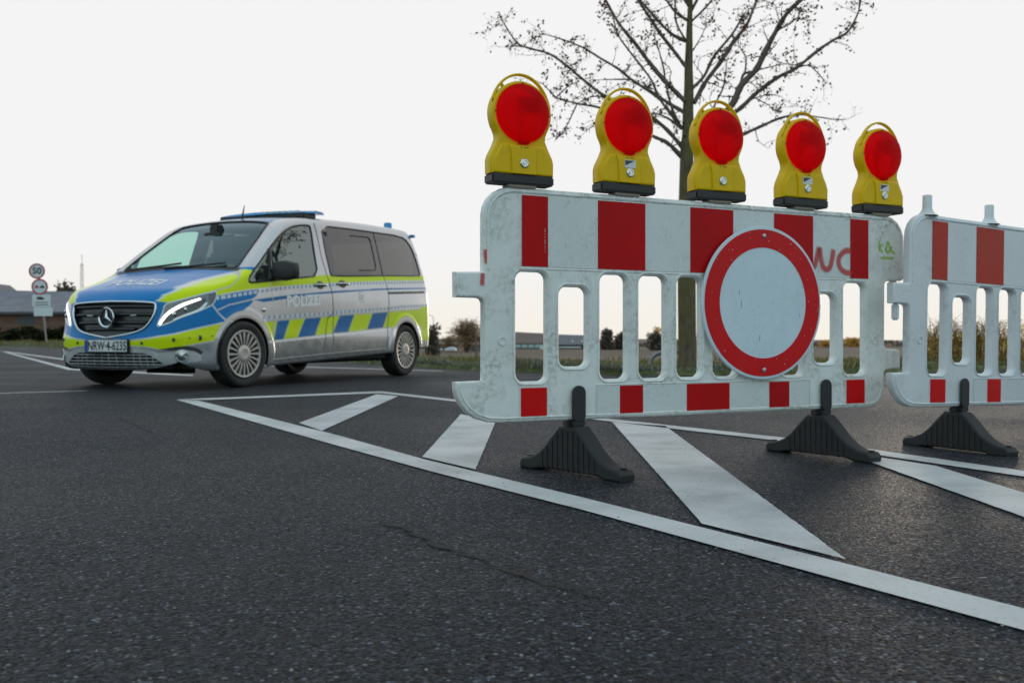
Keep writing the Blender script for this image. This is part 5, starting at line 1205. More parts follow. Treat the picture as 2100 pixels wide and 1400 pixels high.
P = WSHIELD + WSHIELD[:1]; y = np.array([p[0] for p in P]); z = np.array([p[1] for p in P]); x = solve('x', y, z, 2.4, -.6)
VB().tube(list(zip(x, y, z)), .012, 6, False).build('windscreen_seal', dark_plastic, ws_o, 60)
def seal(P, sg, r, parent):
    P = P + P[:1]; x = np.array([p[0] for p in P]); z = np.array([p[1] for p in P]); y = side_y(x, z)
    VB().tube([(a, sg * (b - .002), c) for a, b, c in zip(x, y, z)], r, 6, False).build('window_seal', dark_plastic, parent, 60)
for k in (11, 12):
    w = patch(k, 'window', clear, PART[3 if k == 11 else 4], -.004); seal(DLO, 1 if k == 11 else -1, .011, w)
dark_glass = mat_glass('privacy_glass', (.15, .15, .14), .035)
def tint(v):
    C = np.tile(np.array((.010, .010, .011, 0.)), (len(v), 1)); x, z = v[:, 0], v[:, 2]
    return C
for k in (13, 14):
    sg = 1 if k == 13 else -1
    w = patch(k, 'window', dark_glass, PART[5 if k == 13 else 6], -.004, tint)
    seal(SLIDE, sg, .010, w)
    PN = [(3.00, 1.711), (3.15, 1.718), (3.30, 1.725), (3.39, 1.728), (3.425, 1.715), (3.440, 1.68), (3.438, 1.60), (3.434, 1.50), (3.430, 1.42), (3.426, 1.36), (3.412, 1.330), (3.375, 1.319), (3.28, 1.312), (3.15, 1.303), (3.02, 1.295)]
    f = VB(); ys = side_y(np.array([p[0] for p in PN]), np.array([p[1] for p in PN]))
    f.tube([(p[0], sg * (yy - .002), p[1]) for p, yy in zip(PN, ys)], .0075, 6); f.build('vent_pane_seal', dark_plastic, w, 60)
    zz = np.linspace(1.268, 1.800, 12); xx = np.interp(zz, [1.268, 1.80], [3.55, 3.568]); yy = side_y(xx, zz)
    VB().tube([(a, sg * (b - .002), c) for a, b, c in zip(xx, yy, zz)], .005, 6).build('pane_joint', dark_plastic, w, 60)
patch(24, 'rear_window', dark_glass, PART[7], -.004, tint)
# --- nose: grille, emblem, lamps, plate, lower grille
grille_m = M('grille_black', (.030, .032, .036), .32, var=.1)
van_chrome = M('van_chrome', (.62, .66, .70), .16, 1., var=.03)
gr = patch(20, 'grille', grille_m, PART[2], -.045)
gp = GRILLE; gy = np.array([p[0] for p in gp]); gz = np.array([p[1] for p in gp]); gx = front_x(gy, gz)
L = [(a - .004, b, c) for a, b, c in zip(gx, gy, gz)]; L += L[:2]
VB().tube(L, .011, 8, False).build('grille_frame', van_chrome, gr, 60)
for z0, hw in ((.775, .49), (.700, .475), (.622, .415), (.560, .30)):
    yy = np.linspace(-hw, hw, 25); zz = np.full(25, z0) + .006 * np.cos(yy * 3); xx = front_x(yy, zz) + .012
    mb = VB(); vs = []
    for a, b, c in zip(xx, yy, zz): vs += [(a + .026, b, c + .024), (a - .004, b, c + .014), (a - .006, b, c + .004), (a + .012, b, c - .010), (a + .034, b, c - .012)]
    mb.add(vs, [(i * 5 + k, i * 5 + k + 1, i * 5 + 6 + k, i * 5 + 5 + k) for i in range(24) for k in range(4)])
    mb.build('louvre', grille_m, gr, 40)
for sg in (-1, 1): VB().box(.055, .065, sg * .27 - .035, sg * .27 + .035, .697, .706).build('grille_lamp', far_white, gr)
em = VB(); ez, er = .680, .092
em.lathe([(er, -.004), (er + .006, .004), (er, .012), (er - .012, .004)], 40, 'X', (-.012, 0, ez), closed=True)
for k in range(3):
    a = R(90 + 120 * k); d = (math.cos(a), math.sin(a)); p = (-d[1], d[0]); w = .018; Rr = er - .004
    em.add([(-.022, 0, ez), (-.004, p[0] * w - d[0] * .012, ez + p[1] * w - d[1] * .012), (-.008, d[0] * Rr, ez + d[1] * Rr), (-.004, -p[0] * w - d[0] * .012, ez - p[1] * w - d[1] * .012)], [(0, 1, 2), (0, 2, 3)])
em.build('emblem', van_chrome, gr, 30)
VB().lathe([(.001, .002), (er - .005, .002)], 32, 'X', (.006, 0, ez)).build('emblem_backing', M('emblem_black', (.008, .008, .009), .3, var=0), gr)
hl_paint = mat_attr('headlamp_shell', .18, 1.)
def hl_col(v):
    t = np.abs(v[:, 1]) + v[:, 0]; z = v[:, 2]; C = np.tile(np.array((.13, .145, .16, .65)), (len(v), 1))
    C[pdist([(.72, .645), (.86, .70), (1.05, .755), (1.20, .82)], t, z) < .045] = (.035, .04, .045, .4)
    d, _, _ = nearest(HLAMP, t, z); C[d < .012] = (.45, .48, .50, .8)
    C[(t > 1.27) & (d > .012)] = (.06, .06, .065, .3)
    return C
drl_m = M('running_light', (.9, .95, 1.), .3, var=0, emit=((1., .97, .92), 2.4)); bulbg = M('lamp_reflector', (.55, .58, .6), .1, 1., var=.05)
DRLP = [(.092, .560, .612), (.100, .578, .650), (.118, .608, .695), (.140, .643, .732), (.175, .690, .768), (.222, .746, .805), (.275, .795, .832), (.335, .834, .856)]
DRLQ = [(.148, .673, .655), (.211, .755, .700), (.260, .803, .725), (.312, .841, .757), (.35, .858, .79), (.372, .868, .822)]
def on_skin(P, sg, out, width, name, mat, parent, n=30):
    """flat ribbon of given half width lying on the skin"""
    Pp = smooth_path([Vector(p) for p in P], 6); y = np.array([p.y for p in Pp]); z = np.array([p.z for p in Pp]); mb = VB(); N = len(Pp); rows = []
    for i in range(N):
        j0, j1 = max(i - 1, 0), min(i + 1, N - 1); dy, dz = y[j1] - y[j0], z[j1] - z[j0]; l = math.hypot(dy, dz); w = width * (.55 + .45 * math.sin(math.pi * min(1, .15 + i / (N - 1) * .8)))
        rows.append([(y[i] - dz / l * w * s, z[i] + dy / l * w * s) for s in (-1, 0, 1)])
    A = np.array(rows).reshape(-1, 2); X = front_x(A[:, 0], A[:, 1]); Nn = grad(X, A[:, 0], A[:, 1]); X3 = np.stack([X, A[:, 0], A[:, 1]], 1) + Nn * out
    X3[:, 1] *= sg
    mb.add(X3.tolist(), [(i * 3 + k, i * 3 + k + 1, i * 3 + 4 + k, i * 3 + 3 + k) for i in range(N - 1) for k in range(2)])
    return mb.build(name, mat, parent, 60)
for k, sg in ((22, 1), (23, -1)):
    h = patch(k, 'headlight', hl_paint, van, .001, hl_col)
    on_skin(DRLP, sg, .004, .0135, 'running_light', drl_m, h); on_skin(DRLQ, sg, .004, .009, 'light_strip', bulbg, h)
    for (yy, zz, rr) in ((.675, .710, .026), (.755, .752, .022)):
        xx = float(front_x(np.array([yy]), np.array([zz]))[0])
        VB().lathe([(rr, -.001), (rr * .8, -.006), (.001, -.009)], 18, 'X', (xx - .004, sg * yy, zz)).build('projector', bulbg, h, 40)
lg = patch(21, 'lower_grille', M('intake_black', (.012, .012, .013), .5, var=.1), PART[2], -.05)
bar_m = M('intake_bars', (.30, .315, .33), .4, .5, var=.08); gb = VB()
for z0, hw in ((.327, .46), (.297, .51), (.266, .55), (.238, .585)):
    yy = np.linspace(-hw, hw, 21); xx = front_x(yy, np.full(21, z0)); gb.tube([(a + .004, b, z0) for a, b in zip(xx, yy)], .0055, 6)
for y0 in (-.44, -.37, -.30, -.2, -.1, 0, .1, .2, .30, .37, .44, .50):
    zt_ = .343 if abs(y0) < .43 else .315; zz = np.linspace(.222, zt_, 6); xx = front_x(np.full(6, y0), zz); gb.tube([(a + .008, y0 + (b - .222) * -.12 * np.sign(y0), b) for a, b in zip(xx, zz)], .004, 6)
gb.build('bars', bar_m, lg, 60)
for sg in (1, -1):
    xx = float(front_x(np.array([.742]), np.array([.318]))[0]); nn = grad(np.array([xx]), np.array([.742]), np.array([.318]))[0]
    u = Vector((0, 1, 0)); n3 = Vector(nn); a = n3.cross(Vector((0, 0, 1))).normalized(); b = a.cross(n3)
    fb = VB(); prof = [(.060, .002), (.060, .009), (.053, .010), (.048, .003), (.001, .007)]; vs = []
    for r, h in prof:
        for k in range(24):
            q = Vector((xx, .742, .318)) + (a * math.cos(k * math.pi / 12) + b * math.sin(k * math.pi / 12)) * r + n3 * h; vs.append((q.x, q.y * sg, q.z))
    fb.add(vs, [(i * 24 + k, i * 24 + (k + 1) % 24, (i + 1) * 24 + (k + 1) % 24, (i + 1) * 24 + k) for i in range(4) for k in range(24)]).build('fog_light', bulbg, PART[2], 35)
sens_m = M('sensor', (.05, .055, .07), .3, .4, var=.1)
for yy, zz, rr in ((.69, .470, .018), (.855, .488, .026), (.80, .487, .007), (.905, .505, .007), (.40, .44, .014)):
    for sg in (1, -1):
        xx = float(front_x(np.array([yy]), np.array([zz]))[0]); nn = grad(np.array([xx]), np.array([yy]), np.array([zz]))[0]
        VB().lathe([(rr, -.004), (rr, -.008), (rr * .7, -.010), (.0008, -.009)], 16, 'X', (xx, sg * yy, zz)).build('parking_sensor', sens_m, PART[2], 40)
plate_w = M('plate_white', (.58, .62, .64), .35, var=.05); plate_b = M('plate_blue', (.005, .05, .30), .35, var=.05); ink = M('plate_black', (.01, .01, .012), .5, var=0)
pm = Matrix.Translation((-.022, 0, .412))
pl = VB().box(-.020, -.008, -.260, .260, .357, .467, .004).build('licence_plate', plate_w, PART[2])
VB().box(-.0225, -.0195, -.258, -.218, .360, .464).build('country_band', plate_b, pl)
tm = text_mesh('NRW·4-6235', .118, .001, .002, sx=.74)
def van_text(me, fn, name, mat, parent):
    mb = VB(); mb.v = [fn(q.co.x, q.co.z, q.co.y) for q in me.vertices]; mb.f = [tuple(p.vertices) for p in me.polygons]; return mb.build(name, mat, parent)
van_text(tm, lambda u, v, d: (-.0215 + d * .4, .022 + u, .409 + v * 1.0), 'plate_number', ink, pl)
VB().box(-.006, .02, -.27, .27, .350, .474, .004).build('plate_holder', dark_plastic, PART[2])
# --- lettering and star on the side, lettering on the bonnet
silver_foil = M('silver_foil', (.80, .82, .82), .5, 0., var=.03)
def side_text(me, x0, z0, kx, kz, slope, parent, name, mat):
    co = np.array([q.co for q in me.vertices]); x = x0 + co[:, 0] * kx; z = z0 + co[:, 2] * kz + co[:, 0] * kx * slope; y = side_y(x, z) + .0035
    mb = VB(); mb.v = list(zip(x, y, z)); mb.f = [tuple(p.vertices) for p in me.polygons]; return mb.build(name, mat, parent)
side_text(text_mesh('POLIZEI', .158, .0, .0060, sx=1.0), 1.815, .884, 1.13, 1.0, .066, PART[3], 'lettering', silver_foil)
sm = [(.082 * (1 if k % 2 == 0 else .62) * math.cos(R(90 + k * 360 / 20)), .082 * (1 if k % 2 == 0 else .62) * math.sin(R(90 + k * 360 / 20))) for k in range(20)]
x = np.array([2.985] + [2.985 + p[0] for p in sm]); z = np.array([.974] + [.974 + p[1] for p in sm]); y = side_y(x, z) + .003
st_ = VB(); st_.add(list(zip(x, y, z)), [(0, k + 1, (k + 1) % 20 + 1) for k in range(20)]); stx = st_.build('police_star', silver_foil, PART[5])
sm2 = rrect(2.985 - .026, 2.985 + .026, .974 - .034, .974 + .030, .014); x = np.array([2.985] + [p[0] for p in sm2]); z = np.array([.974] + [p[1] for p in sm2]); y = side_y(x, z) + .0045; n = len(sm2)
VB().add(list(zip(x, y, z)), [(0, k + 1, (k + 1) % n + 1) for k in range(n)]).build('star_shield', M('shield_grey', (.52, .50, .40), .4, .2, var=.1), stx)
tm = text_mesh('POLIZEI', .175, .0, .003); co = np.array([q.co for q in tm.vertices]); y = co[:, 0] * 1.12; x = .37 + co[:, 2] * 1.35; z = top_z(x, y) + .003
mb = VB(); mb.v = list(zip(x, y, z)); mb.f = [tuple(p.vertices) for p in tm.polygons]; mb.build('lettering', silver_foil, PART[1])
# --- handles, mirrors, wipers, side markers
for sg in (1, -1):
    for k, xh, zh in ((3 if sg > 0 else 4, 2.13, 1.073), (5 if sg > 0 else 6, 2.585, 1.109)):
        yy = float(side_y(np.array([xh]), np.array([zh]))[0])
        hd = VB(); pts = [(xh - .10, sg * (yy + .006), zh - .004), (xh - .07, sg * (yy + .034), zh), (xh, sg * (yy + .042), zh + .003), (xh + .07, sg * (yy + .034), zh + .004), (xh + .11, sg * (yy + .006), zh + .004)]
        hd.tube(smooth_path([Vector(p) for p in pts], 4), .016, 8).build('handle', car_paint if False else M('handle_silver', (.42, .44, .45), .25, .8, var=.05) if 'handle_silver' not in bpy.data.materials else bpy.data.materials['handle_silver'], PART[k], 60)
        P = circ(xh, zh, .075, 24, .045); x = np.array([xh] + [p[0] for p in P]); z = np.array([zh] + [p[1] for p in P]); y = side_y(x, z) + .0025
        VB().add([(a, sg * b, c) for a, b, c in zip(x, y, z)], [(0, j + 1, (j + 1) % 24 + 1) for j in range(24)]).build('handle_recess', bpy.data.materials['grille_black'], PART[k])
    # mirror: a rounded shell on a short arm
    bm = bmesh.new(); bmesh.ops.create_icosphere(bm, subdivisions=4, radius=1)
    for q in bm.verts:
        c = q.co.copy(); m = max(abs(c.x), abs(c.y), abs(c.z)); e = .55; c = c * (1 - e) + c / m * e * .80
        c.z *= (1 - .18 * max(0, c.y)); q.co = Vector((1.335 + c.x * .085, 1.075 + c.y * .150, 1.180 + c.z * .118))
        if q.co.x > 1.372: q.co.x = 1.372
    mv = VB(); mv.bm(bm); mv.v = [(p[0] - (p[1] - 1.075) * -.25, p[1] * sg, p[2]) for p in mv.v]
    mo = mv.build('wing_mirror', dark_plastic, PART[3 if sg > 0 else 4], 60)
    VB().tube([(1.24, sg * .905, 1.095), (1.29, sg * .95, 1.105), (1.335, sg * 1.0, 1.125)], [.035, .03, .03], 8).build('mirror_arm', dark_plastic, mo, 60)
    # bar between quarter light and door glass
    xx = np.linspace(1.235, 1.325, 8); zz = np.linspace(1.085, 1.405, 8); yy = side_y(xx, zz)
    VB().tube([(a, sg * (b - .002), c) for a, b, c in zip(xx, yy, zz)], .022, 8).build('window_post', dark_plastic, PART[3 if sg > 0 else 4], 60)
    P = [(1.02, 1.052), (1.245, 1.080), (1.275, 1.19), (1.235, 1.215)]; x = np.array([p[0] for p in P]); z = np.array([p[1] for p in P]); y = side_y(x, z) - .001
    VB().add([(a, sg * b, c) for a, b, c in zip(x, y, z)], [(0, 1, 2, 3)]).build('mirror_triangle', dark_plastic, PART[3 if sg > 0 else 4])
    yy = float(side_y(np.array([1.135]), np.array([.775]))[0])
    VB().lathe([(.028, yy), (.024, yy + .010), (.001, yy + .012)], 16, 'Y', (1.135, 0, .775)).build('side_marker', bulbg, van, 40) if sg > 0 else None
for pts in ([(.93, -.70, 1.2), (.96, -.30, 1.225), (1.0, .02, 1.255)], [(.92, -.12, 1.2), (.94, .22, 1.22), (.985, .58, 1.245)]):
    P = smooth_path([Vector(p) for p in pts], 6); y = np.array([p.y for p in P]); z = np.array([p.z for p in P]); x = solve('x', y, z, 2.2, .3)
    VB().tube([(a - .016, b, c + .006) for a, b, c in zip(x, y, z)], .011, 6).build('wiper', dark_plastic, van, 60)
cow = VB(); y = np.linspace(-.80, .80, 33); x1 = np.interp(np.abs(y), [0, .45, .765, .80], [.872, .882, .900, .91]); x2 = x1 + .055; z1 = top_z(x1, y); z2 = top_z(x2, y); vs = []
for i in range(33): vs += [(x1[i], y[i], z1[i] + .003), (x2[i], y[i], z2[i] + .003)]
cow.add(vs, [(i * 2, i * 2 + 1, i * 2 + 3, i * 2 + 2) for i in range(32)]).build('scuttle', dark_plastic, van, 60)
# --- roof equipment
blue_l = M('blue_light_cover', (.0, .22, .50), .15, var=.1, coat=.5); 
lb = VB(); P = []
mbar = VB(); xb = 2.42
prof = [(-.62, 0), (-.60, .045), (-.50, .062), (.50, .062), (.60, .045), (.62, 0)]
zb_ = 1.905
vs = []; n = 21; ys = np.linspace(-.66, .66, n)
for yv in ys:
    e = abs(yv) / .66; x0 = xb + .10 * e ** 2; hw = .13 - .02 * e; zt_ = zb_ + .052 - .008 * e * e
    vs += [(x0 - hw, yv, zb_ + .012), (x0 - hw * .9, yv, zt_ - .012), (x0 - hw * .6, yv, zt_), (x0 + hw * .6, yv, zt_), (x0 + hw * .9, yv, zt_ - .012), (x0 + hw, yv, zb_ + .012)]
fs = [(i * 6 + k, i * 6 + (k + 1) % 6, i * 6 + 6 + (k + 1) % 6, i * 6 + 6 + k) for i in range(n - 1) for k in range(6)] + [tuple(range(6)), tuple(reversed(range((n - 1) * 6, n * 6)))]
bar_o = VB().add(vs, fs).build('light_bar', blue_l, van, 35)
sg_m = M('bar_window', (.30, .42, .52), .2, .3, var=.2)
for k in range(6): 
    y0 = .05 + k * .085; VB().box(xb - .135 + .05 * (y0 / .66) ** 2, xb - .118 + .05 * (y0 / .66) ** 2, y0, y0 + .06, zb_ + .018, zb_ + .040).build('bar_lens', sg_m, bar_o)
VB().box(xb - .10, xb + .14, -.60, .60, zb_ - .045, zb_ + .014, .01).build('bar_foot', dark_plastic, bar_o)
for yv in (.36, -.36):
    zr = float(top_z(np.array([4.60]), np.array([yv]))[0])
    bc = VB().lathe([(.001, zr + .125), (.045, zr + .123), (.056, zr + .11), (.058, zr + .02)], 24, 'Z', (4.60, yv, 0)).build('beacon', blue_l, van, 40)
    VB().lathe([(.062, zr + .022), (.062, zr - .02)], 24, 'Z', (4.60, yv, 0)).build('beacon_foot', dark_plastic, bc, 40)
    zq = 1.845; yq = .715; VB().box(4.60, 4.67, math.copysign(yq, yv) - .04, math.copysign(yq, yv) + .04, zq - .005, zq + .035, .012).build('rear_corner_light', blue_l, van)
VB().tube([(1.95, .02, 1.83), (2.0, .02, 1.99)], [.012, .004], 8).build('aerial', dark_plastic, van, 60)
# rear lamps and rear bumper detail
for sg in (1, -1):
    zz = np.linspace(.93, 1.32, 9); vs = []
    for z_ in zz:
        for a in (.70, .78, .84): 
            x_ = float(solve('x', np.array([a]), np.array([z_]), 4.0, 5.2)[0]); vs.append((x_ + .003, sg * a, z_))
    VB().add(vs, [(i * 3 + k, i * 3 + k + 1, i * 3 + 4 + k, i * 3 + 3 + k) for i in range(8) for k in range(2)]).build('rear_light', M('tail_lamp_red', (.35, .01, .01), .2, var=.05, coat=.5) if 'tail_lamp_red' not in bpy.data.materials else bpy.data.materials['tail_lamp_red'], van, 60)
# --- underbody, wheel wells, wheels
under = M('underbody', (.010, .010, .010), .9, var=.1)
ub = VB(); ub.box(.18, 4.75, -.62, .62, .20, .42); ub.box(.25, .5, -.80, .80, .20, .30); ub.box(1.25, 3.62, -.90, .90, .24, .36); ub.box(4.5, 4.80, -.78, .78, .36, .45)
ub.box(.62, .80, -.10, .36, .135, .24)
ub.build('underbody', under, van)
for c0 in (WF, WR):
    for sg in (1, -1):
        w = VB(); n = 28; vs = []
        for k in range(n + 1):
            a = math.pi * (k / n) * 1.16 - .08 * math.pi; vs += [(c0[0] + .375 * math.cos(a), sg * .935, c0[1] + .375 * math.sin(a)), (c0[0] + .375 * math.cos(a), sg * .60, c0[1] + .375 * math.sin(a)), (c0[0], sg * .60, c0[1])]
        w.add(vs, [(i * 3 + k, i * 3 + 3 + k, i * 3 + 4 + k, i * 3 + 1 + k) for i in range(n) for k in range(2)]).build('wheel_arch', under, van, 60)
tyre_m = M('tyre_rubber', (.022, .021, .020), .75, var=.25, vs=8, bump=.25, bs=40, dirt=.7, dirtc=(.075, .06, .045), dirts=4)
hub_m = M('wheel_trim_silver', (.46, .44, .41), .38, .65, var=.08, dirt=.5, dirtc=(.16, .12, .08), dirts=7); slot_m = M('wheel_slot_dark', (.012, .011, .011), .7, var=.1)
def make_wheel():
    w = empty('wheel', (0, 0, 0)); w.parent = van
    t = MB().lathe([(.235, -.085), (.262, -.102), (.300, -.108), (.318, -.098), (.327, -.070), (.330, 0), (.327, .070), (.318, .098), (.300, .108), (.262, .102), (.235, .085), (.225, 0)], 56, 'Y', closed=True)
    t.lathe([(.285, -.1065), (.288, -.1095), (.292, -.1065)], 56, 'Y'); t.build('tyre', tyre_m, w, 50)
    rim = MB().lathe([(.236, -.090), (.234, -.101), (.226, -.104), (.215, -.100), (.212, -.085), (.20, -.078), (.09, -.083), (.0008, -.085)], 56, 'Y').build('rim', slot_m, w, 40)
    cov = MB(); cov.lathe([(.237, -.088), (.236, -.103), (.228, -.107), (.214, -.104), (.210, -.088)], 56, 'Y')
    cov.lathe([(.092, -.080), (.088, -.101), (.070, -.107), (.045, -.108), (.040, -.104), (.0008, -.103)], 40, 'Y')
    ns = 20
    for k in range(ns):
        a = 2 * math.pi * k / ns; d = (math.cos(a), math.sin(a)); p = (-d[1], d[0]); vs = []
        for r, wd, y0 in ((.080, .0075, -.100), (.120, .0100, -.1035), (.170, .0128, -.1040), (.216, .0160, -.1030)):
            vs += [(d[0] * r - p[0] * wd, y0 + .014, d[1] * r - p[1] * wd), (d[0] * r - p[0] * wd * .75, y0, d[1] * r - p[1] * wd * .75), (d[0] * r + p[0] * wd * .75, y0, d[1] * r + p[1] * wd * .75), (d[0] * r + p[0] * wd, y0 + .014, d[1] * r + p[1] * wd)]
        cov.add(vs, [(i * 4 + j, i * 4 + j + 1, i * 4 + 5 + j, i * 4 + 4 + j) for i in range(3) for j in range(3)])
    cov.build('hubcap', hub_m, rim, 30)
    return w
w0 = make_wheel(); wk = kids(w0); first = True
for c0, sg, rz in ((WF, 1, R(-4)), (WF, -1, R(176)), (WR, 1, 0), (WR, -1, R(180))):
    if first: w = w0; first = False
    else:
        w = w0.copy(); COL.objects.link(w); w.parent = van
        for ch in wk:
            c = ch.copy(); COL.objects.link(c); c.parent = w
            for g in kids(ch):
                d = g.copy(); COL.objects.link(d); d.parent = c
    w.location = L3((c0[0], sg * .842, .330)); w.rotation_euler = (0, 0, rz)
# --- cabin
trim = M('cabin_dark', (.016, .016, .018), .8, var=.15); seat_m = M('seat_fabric', (.022, .023, .027), .9, var=.2)
VB().box(.75, 2.9, -.84, .84, .40, .46).build('floor_pan', trim, van)
VB().box(2.44, 2.48, -.80, .80, .46, 1.70).build('bulkhead', trim, van)
for xr in (3.1, 4.0):
    rb = VB(); rb.box(xr, xr + .5, -.72, .72, .55, .85, .05); rb.box(xr + .42, xr + .56, -.72, .72, .80, 1.32, .05); rb.build('rear_bench', trim, van, 50)
VB().box(2.5, 4.75, -.85, .85, .40, .52).build('load_floor', trim, van)
db = VB(); vs = []
for yv in np.linspace(-.80, .80, 17):
    k = .05 * math.exp(-((yv - .40) / .22) ** 2); vs += [(.98, yv, 1.09), (1.06, yv, 1.145), (1.22, yv, 1.150 + k), (1.33, yv, 1.105 + k * .6), (1.36, yv, 1.0), (1.30, yv, .80)]
db.add(vs, [(i * 6 + k, i * 6 + k + 1, i * 6 + 7 + k, i * 6 + 6 + k) for i in range(16) for k in range(5)]).build('dashboard', trim, van, 50)
bm = bmesh.new(); sw = VB(); cpt = Vector((1.44, .40, 1.13)); ax = Vector((.80, 0, .60)).normalized(); a = Vector((0, 1, 0)); b = ax.cross(a)
sw.tube([tuple(cpt + (a * math.cos(t) + b * math.sin(t)) * .19) for t in np.linspace(0, 2 * math.pi, 33)], .014, 8, False); bm.free()
for t in (0, math.pi, 1.5 * math.pi): sw.tube([tuple(cpt - ax * .02), tuple(cpt + (a * math.cos(t) + b * math.sin(t)) * .185)], .014, 6)
sw.tube([tuple(cpt - ax * .02), tuple(cpt - ax * .25)], .03, 8); sw.build('steering_wheel', trim, van, 60)
for sg in (1, -1):
    yc = sg * .42; s = VB(); s.box(1.62, 2.12, yc - .25, yc + .25, .74, .90, .05); s.box(1.75, 2.05, yc - .20, yc + .20, .46, .76, .03)
    so = s.build('seat', seat_m, van, 50)
    k = VB(); k.box(-.07, .07, yc - .24, yc + .24, 0, .62, .05); k.v = [(2.06 + x + z * .22, y, .86 + z) for x, y, z in k.v]; k.build('seat_back', seat_m, so, 50)
    k = VB(); k.box(-.05, .05, yc - .13, yc + .13, 0, .20, .04); k.v = [(2.22 + x + z * .15, y, 1.50 + z) for x, y, z in k.v]; k.build('headrest', seat_m, so, 50)
VB().tube([(1.55, 0, 1.70), (1.50, 0, 1.62)], .012, 6).box(1.47, 1.50, -.12, .12, 1.55, 1.63, .012).build('rear_view_mirror', dark_plastic, van)
VB().box(1.50, 1.60, -.06, .06, 1.62, 1.72, .012).build('sensor_box', dark_plastic, van)
VB().box(1.10, 1.16, .02, .24, 1.14, 1.24, .012).build('radio_screen', trim, van)
# headliner
hlv = []; 
for xv in np.linspace(1.75, 4.5, 20):
    for yv in np.linspace(-.62, .62, 9): hlv.append((xv, yv, float(b_zc(xv)) - b_crown(xv) * (yv / .75) ** 2 - .06))
VB().add(hlv, [(i * 9 + j, i * 9 + j + 1, i * 9 + 10 + j, i * 9 + 9 + j) for i in range(19) for j in range(8)]).build('headliner', trim, van, 60)

# ---------------------------------------------------------------- driver
def vw(p):                                                        # van coordinates -> world
    q = L3(p); return Vector((van.location.x + q[0] * VC - q[1] * VS, van.location.y + q[0] * VS + q[1] * VC, q[2]))
def skin_figure(name, joints, bones, parent, mat, root=0, sub=2):
    me = bpy.data.meshes.new(name); me.from_pydata([j[0] for j in joints], bones, []); me.update(); o = bpy.data.objects.new(name, me); COL.objects.link(o)
    m = o.modifiers.new('skin', 'SKIN'); m.use_smooth_shade = True
    for i, j in enumerate(joints):
        r = j[1]; me.skin_vertices[0].data[i].radius = r if hasattr(r, '__len__') else (r, r); me.skin_vertices[0].data[i].use_root = (i == root)
    s = o.modifiers.new('sub', 'SUBSURF'); s.levels = s.render_levels = sub
    dg = bpy.context.evaluated_depsgraph_get(); me2 = bpy.data.meshes.new_from_object(o.evaluated_get(dg)); bpy.data.objects.remove(o); me2.name = name
    return link(name, me2, mat, parent, 180)
uni = M('dark_blue_uniform', (.012, .017, .035), .85, var=.15); skin_t = M('skin', (.42, .25, .18), .5, var=.06); hair_m = M('dark_hair', (.025, .018, .012), .6, var=.2)
person = empty('person', (van.location.x, van.location.y, 0), VYAW, 'driver in dark uniform at the wheel of the police van', 'person')
def pj(x, y, z): return L3((x, y, z))
yc = .42
J = [(pj(1.96, yc, .95), (.15, .12)), (pj(2.0, yc, 1.10), (.145, .115)), (pj(2.03, yc, 1.27), (.165, .12)), (pj(2.03, yc, 1.39), (.12, .085)), (pj(2.01, yc, 1.455), .055), (pj(1.985, yc, 1.52), .062),
     (pj(2.0, yc + .19, 1.36), .062), (pj(1.80, yc + .23, 1.16), .046), (pj(1.56, yc + .16, 1.20), .034), (pj(2.0, yc - .19, 1.36), .062), (pj(1.80, yc - .23, 1.16), .046), (pj(1.56, yc - .16, 1.20), .034),
     (pj(1.86, yc + .10, .93), .095), (pj(1.50, yc + .13, .94), .068), (pj(1.36, yc + .12, .60), .05), (pj(1.24, yc + .12, .53), .04), (pj(1.86, yc - .10, .93), .095), (pj(1.50, yc - .13, .94), .068), (pj(1.36, yc - .12, .60), .05), (pj(1.24, yc - .12, .53), .04)]
E_ = [(0, 1), (1, 2), (2, 3), (3, 4), (4, 5), (3, 6), (6, 7), (7, 8), (3, 9), (9, 10), (10, 11), (0, 12), (12, 13), (13, 14), (14, 15), (0, 16), (16, 17), (17, 18), (18, 19)]
skin_figure('clothing', J, E_, person, uni)
hd = bmesh.new(); bmesh.ops.create_icosphere(hd, subdivisions=4, radius=1)
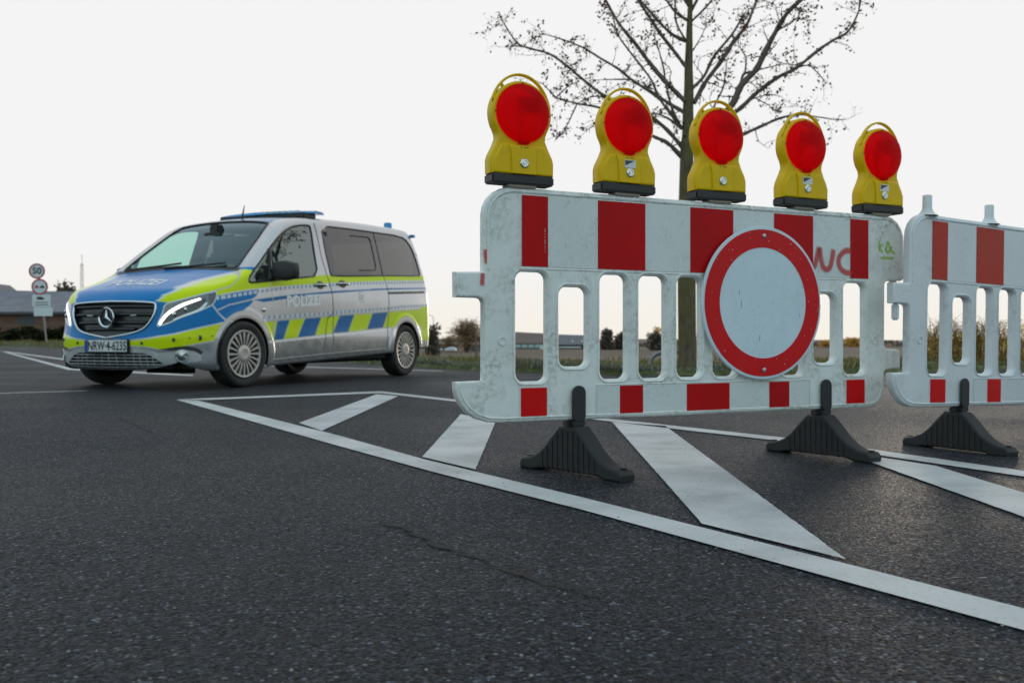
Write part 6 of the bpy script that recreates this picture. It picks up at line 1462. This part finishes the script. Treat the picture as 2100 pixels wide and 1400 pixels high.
for q in hd.verts:
    c = q.co.copy(); fx = -c.x; jaw = max(0, -c.z)
    r = Vector((c.x * .098, c.y * .076 * (1 - .28 * jaw), c.z * .118))
    if fx > .3: r.x += .012 * jaw
    nose = math.exp(-((c.y) / .13) ** 2 - ((c.z + .12) / .22) ** 2) * max(0, fx); r.x -= .022 * nose
    for s in (-1, 1): r.x += .010 * math.exp(-((c.y - s * .42) / .16) ** 2 - ((c.z - .06) / .11) ** 2) * max(0, fx)
    r.x += .005 * math.exp(-(c.y / .35) ** 2 - ((c.z + .52) / .05) ** 2) * max(0, fx)
    q.co = r
hx, hy_, hz = 1.965, yc, 1.585
hb = VB(); hb.bm(hd); hb.v = [(p[0] + hx, p[1] + hy_, p[2] + hz) for p in hb.v]
for s in (-1, 1):
    hb.lathe([(.001, .012), (.016, .010), (.024, .0), (.018, -.006), (.001, -.004)], 12, 'Y', (hx + .012, hy_ + s * .076, hz - .005))
hb.tube([(2.0, yc, 1.44), (1.985, yc, 1.52)], [.055, .052], 12)
head = hb.build('head', skin_t, person, 180)
for s in (-1, 1):
    VB().lathe([(.001, -.011), (.008, -.008), (.011, 0), (.008, .008), (.001, .011)], 12, 'X', (hx - .083, hy_ + s * .031, hz + .008)).build('eye', far_white, head, 60)
hr = bmesh.new(); bmesh.ops.create_icosphere(hr, subdivisions=4, radius=1); hv = VB(); 
bmesh.ops.delete(hr, geom=[q for q in hr.verts if q.co.z < .25 + .5 * max(0, -q.co.x) - .9 * max(0, q.co.x)], context='VERTS')
hv.bm(hr); hv.v = [(hx + p[0] * .105, hy_ + p[1] * .083, hz + p[2] * .126) for p in hv.v]; hv.build('hair', hair_m, head, 180)
for s in (-1, 1):
    hvv = VB(); base = Vector((1.545, yc + s * .155, 1.205)); up = Vector((-.36, 0, .93)).normalized()
    hvv.tube([(1.57, yc + s * .16, 1.20), (1.53, yc + s * .158, 1.212), (1.49, yc + s * .165, 1.222)], [.030, .038, .034], 10)
    for k in range(4):
        q0 = Vector((1.475, yc + s * .165, 1.235)) + up * (-.030 + k * .020); ln_ = (.036, .041, .039, .030)[k]
        hvv.tube([tuple(q0 + Vector((.02, 0, 0))), tuple(q0 + Vector((-ln_, s * .010, .002))), tuple(q0 + Vector((-ln_ - .004, s * .034, .0))), tuple(q0 + Vector((-ln_ + .020, s * .040, -.002)))], [.0095, .0092, .0088, .007], 8)
    hvv.tube([(1.515, yc + s * .15, 1.235), (1.475, yc + s * .135, 1.262), (1.445, yc + s * .145, 1.275)], [.012, .0105, .008], 8)
    hvv.build('hand', skin_t, person, 60)
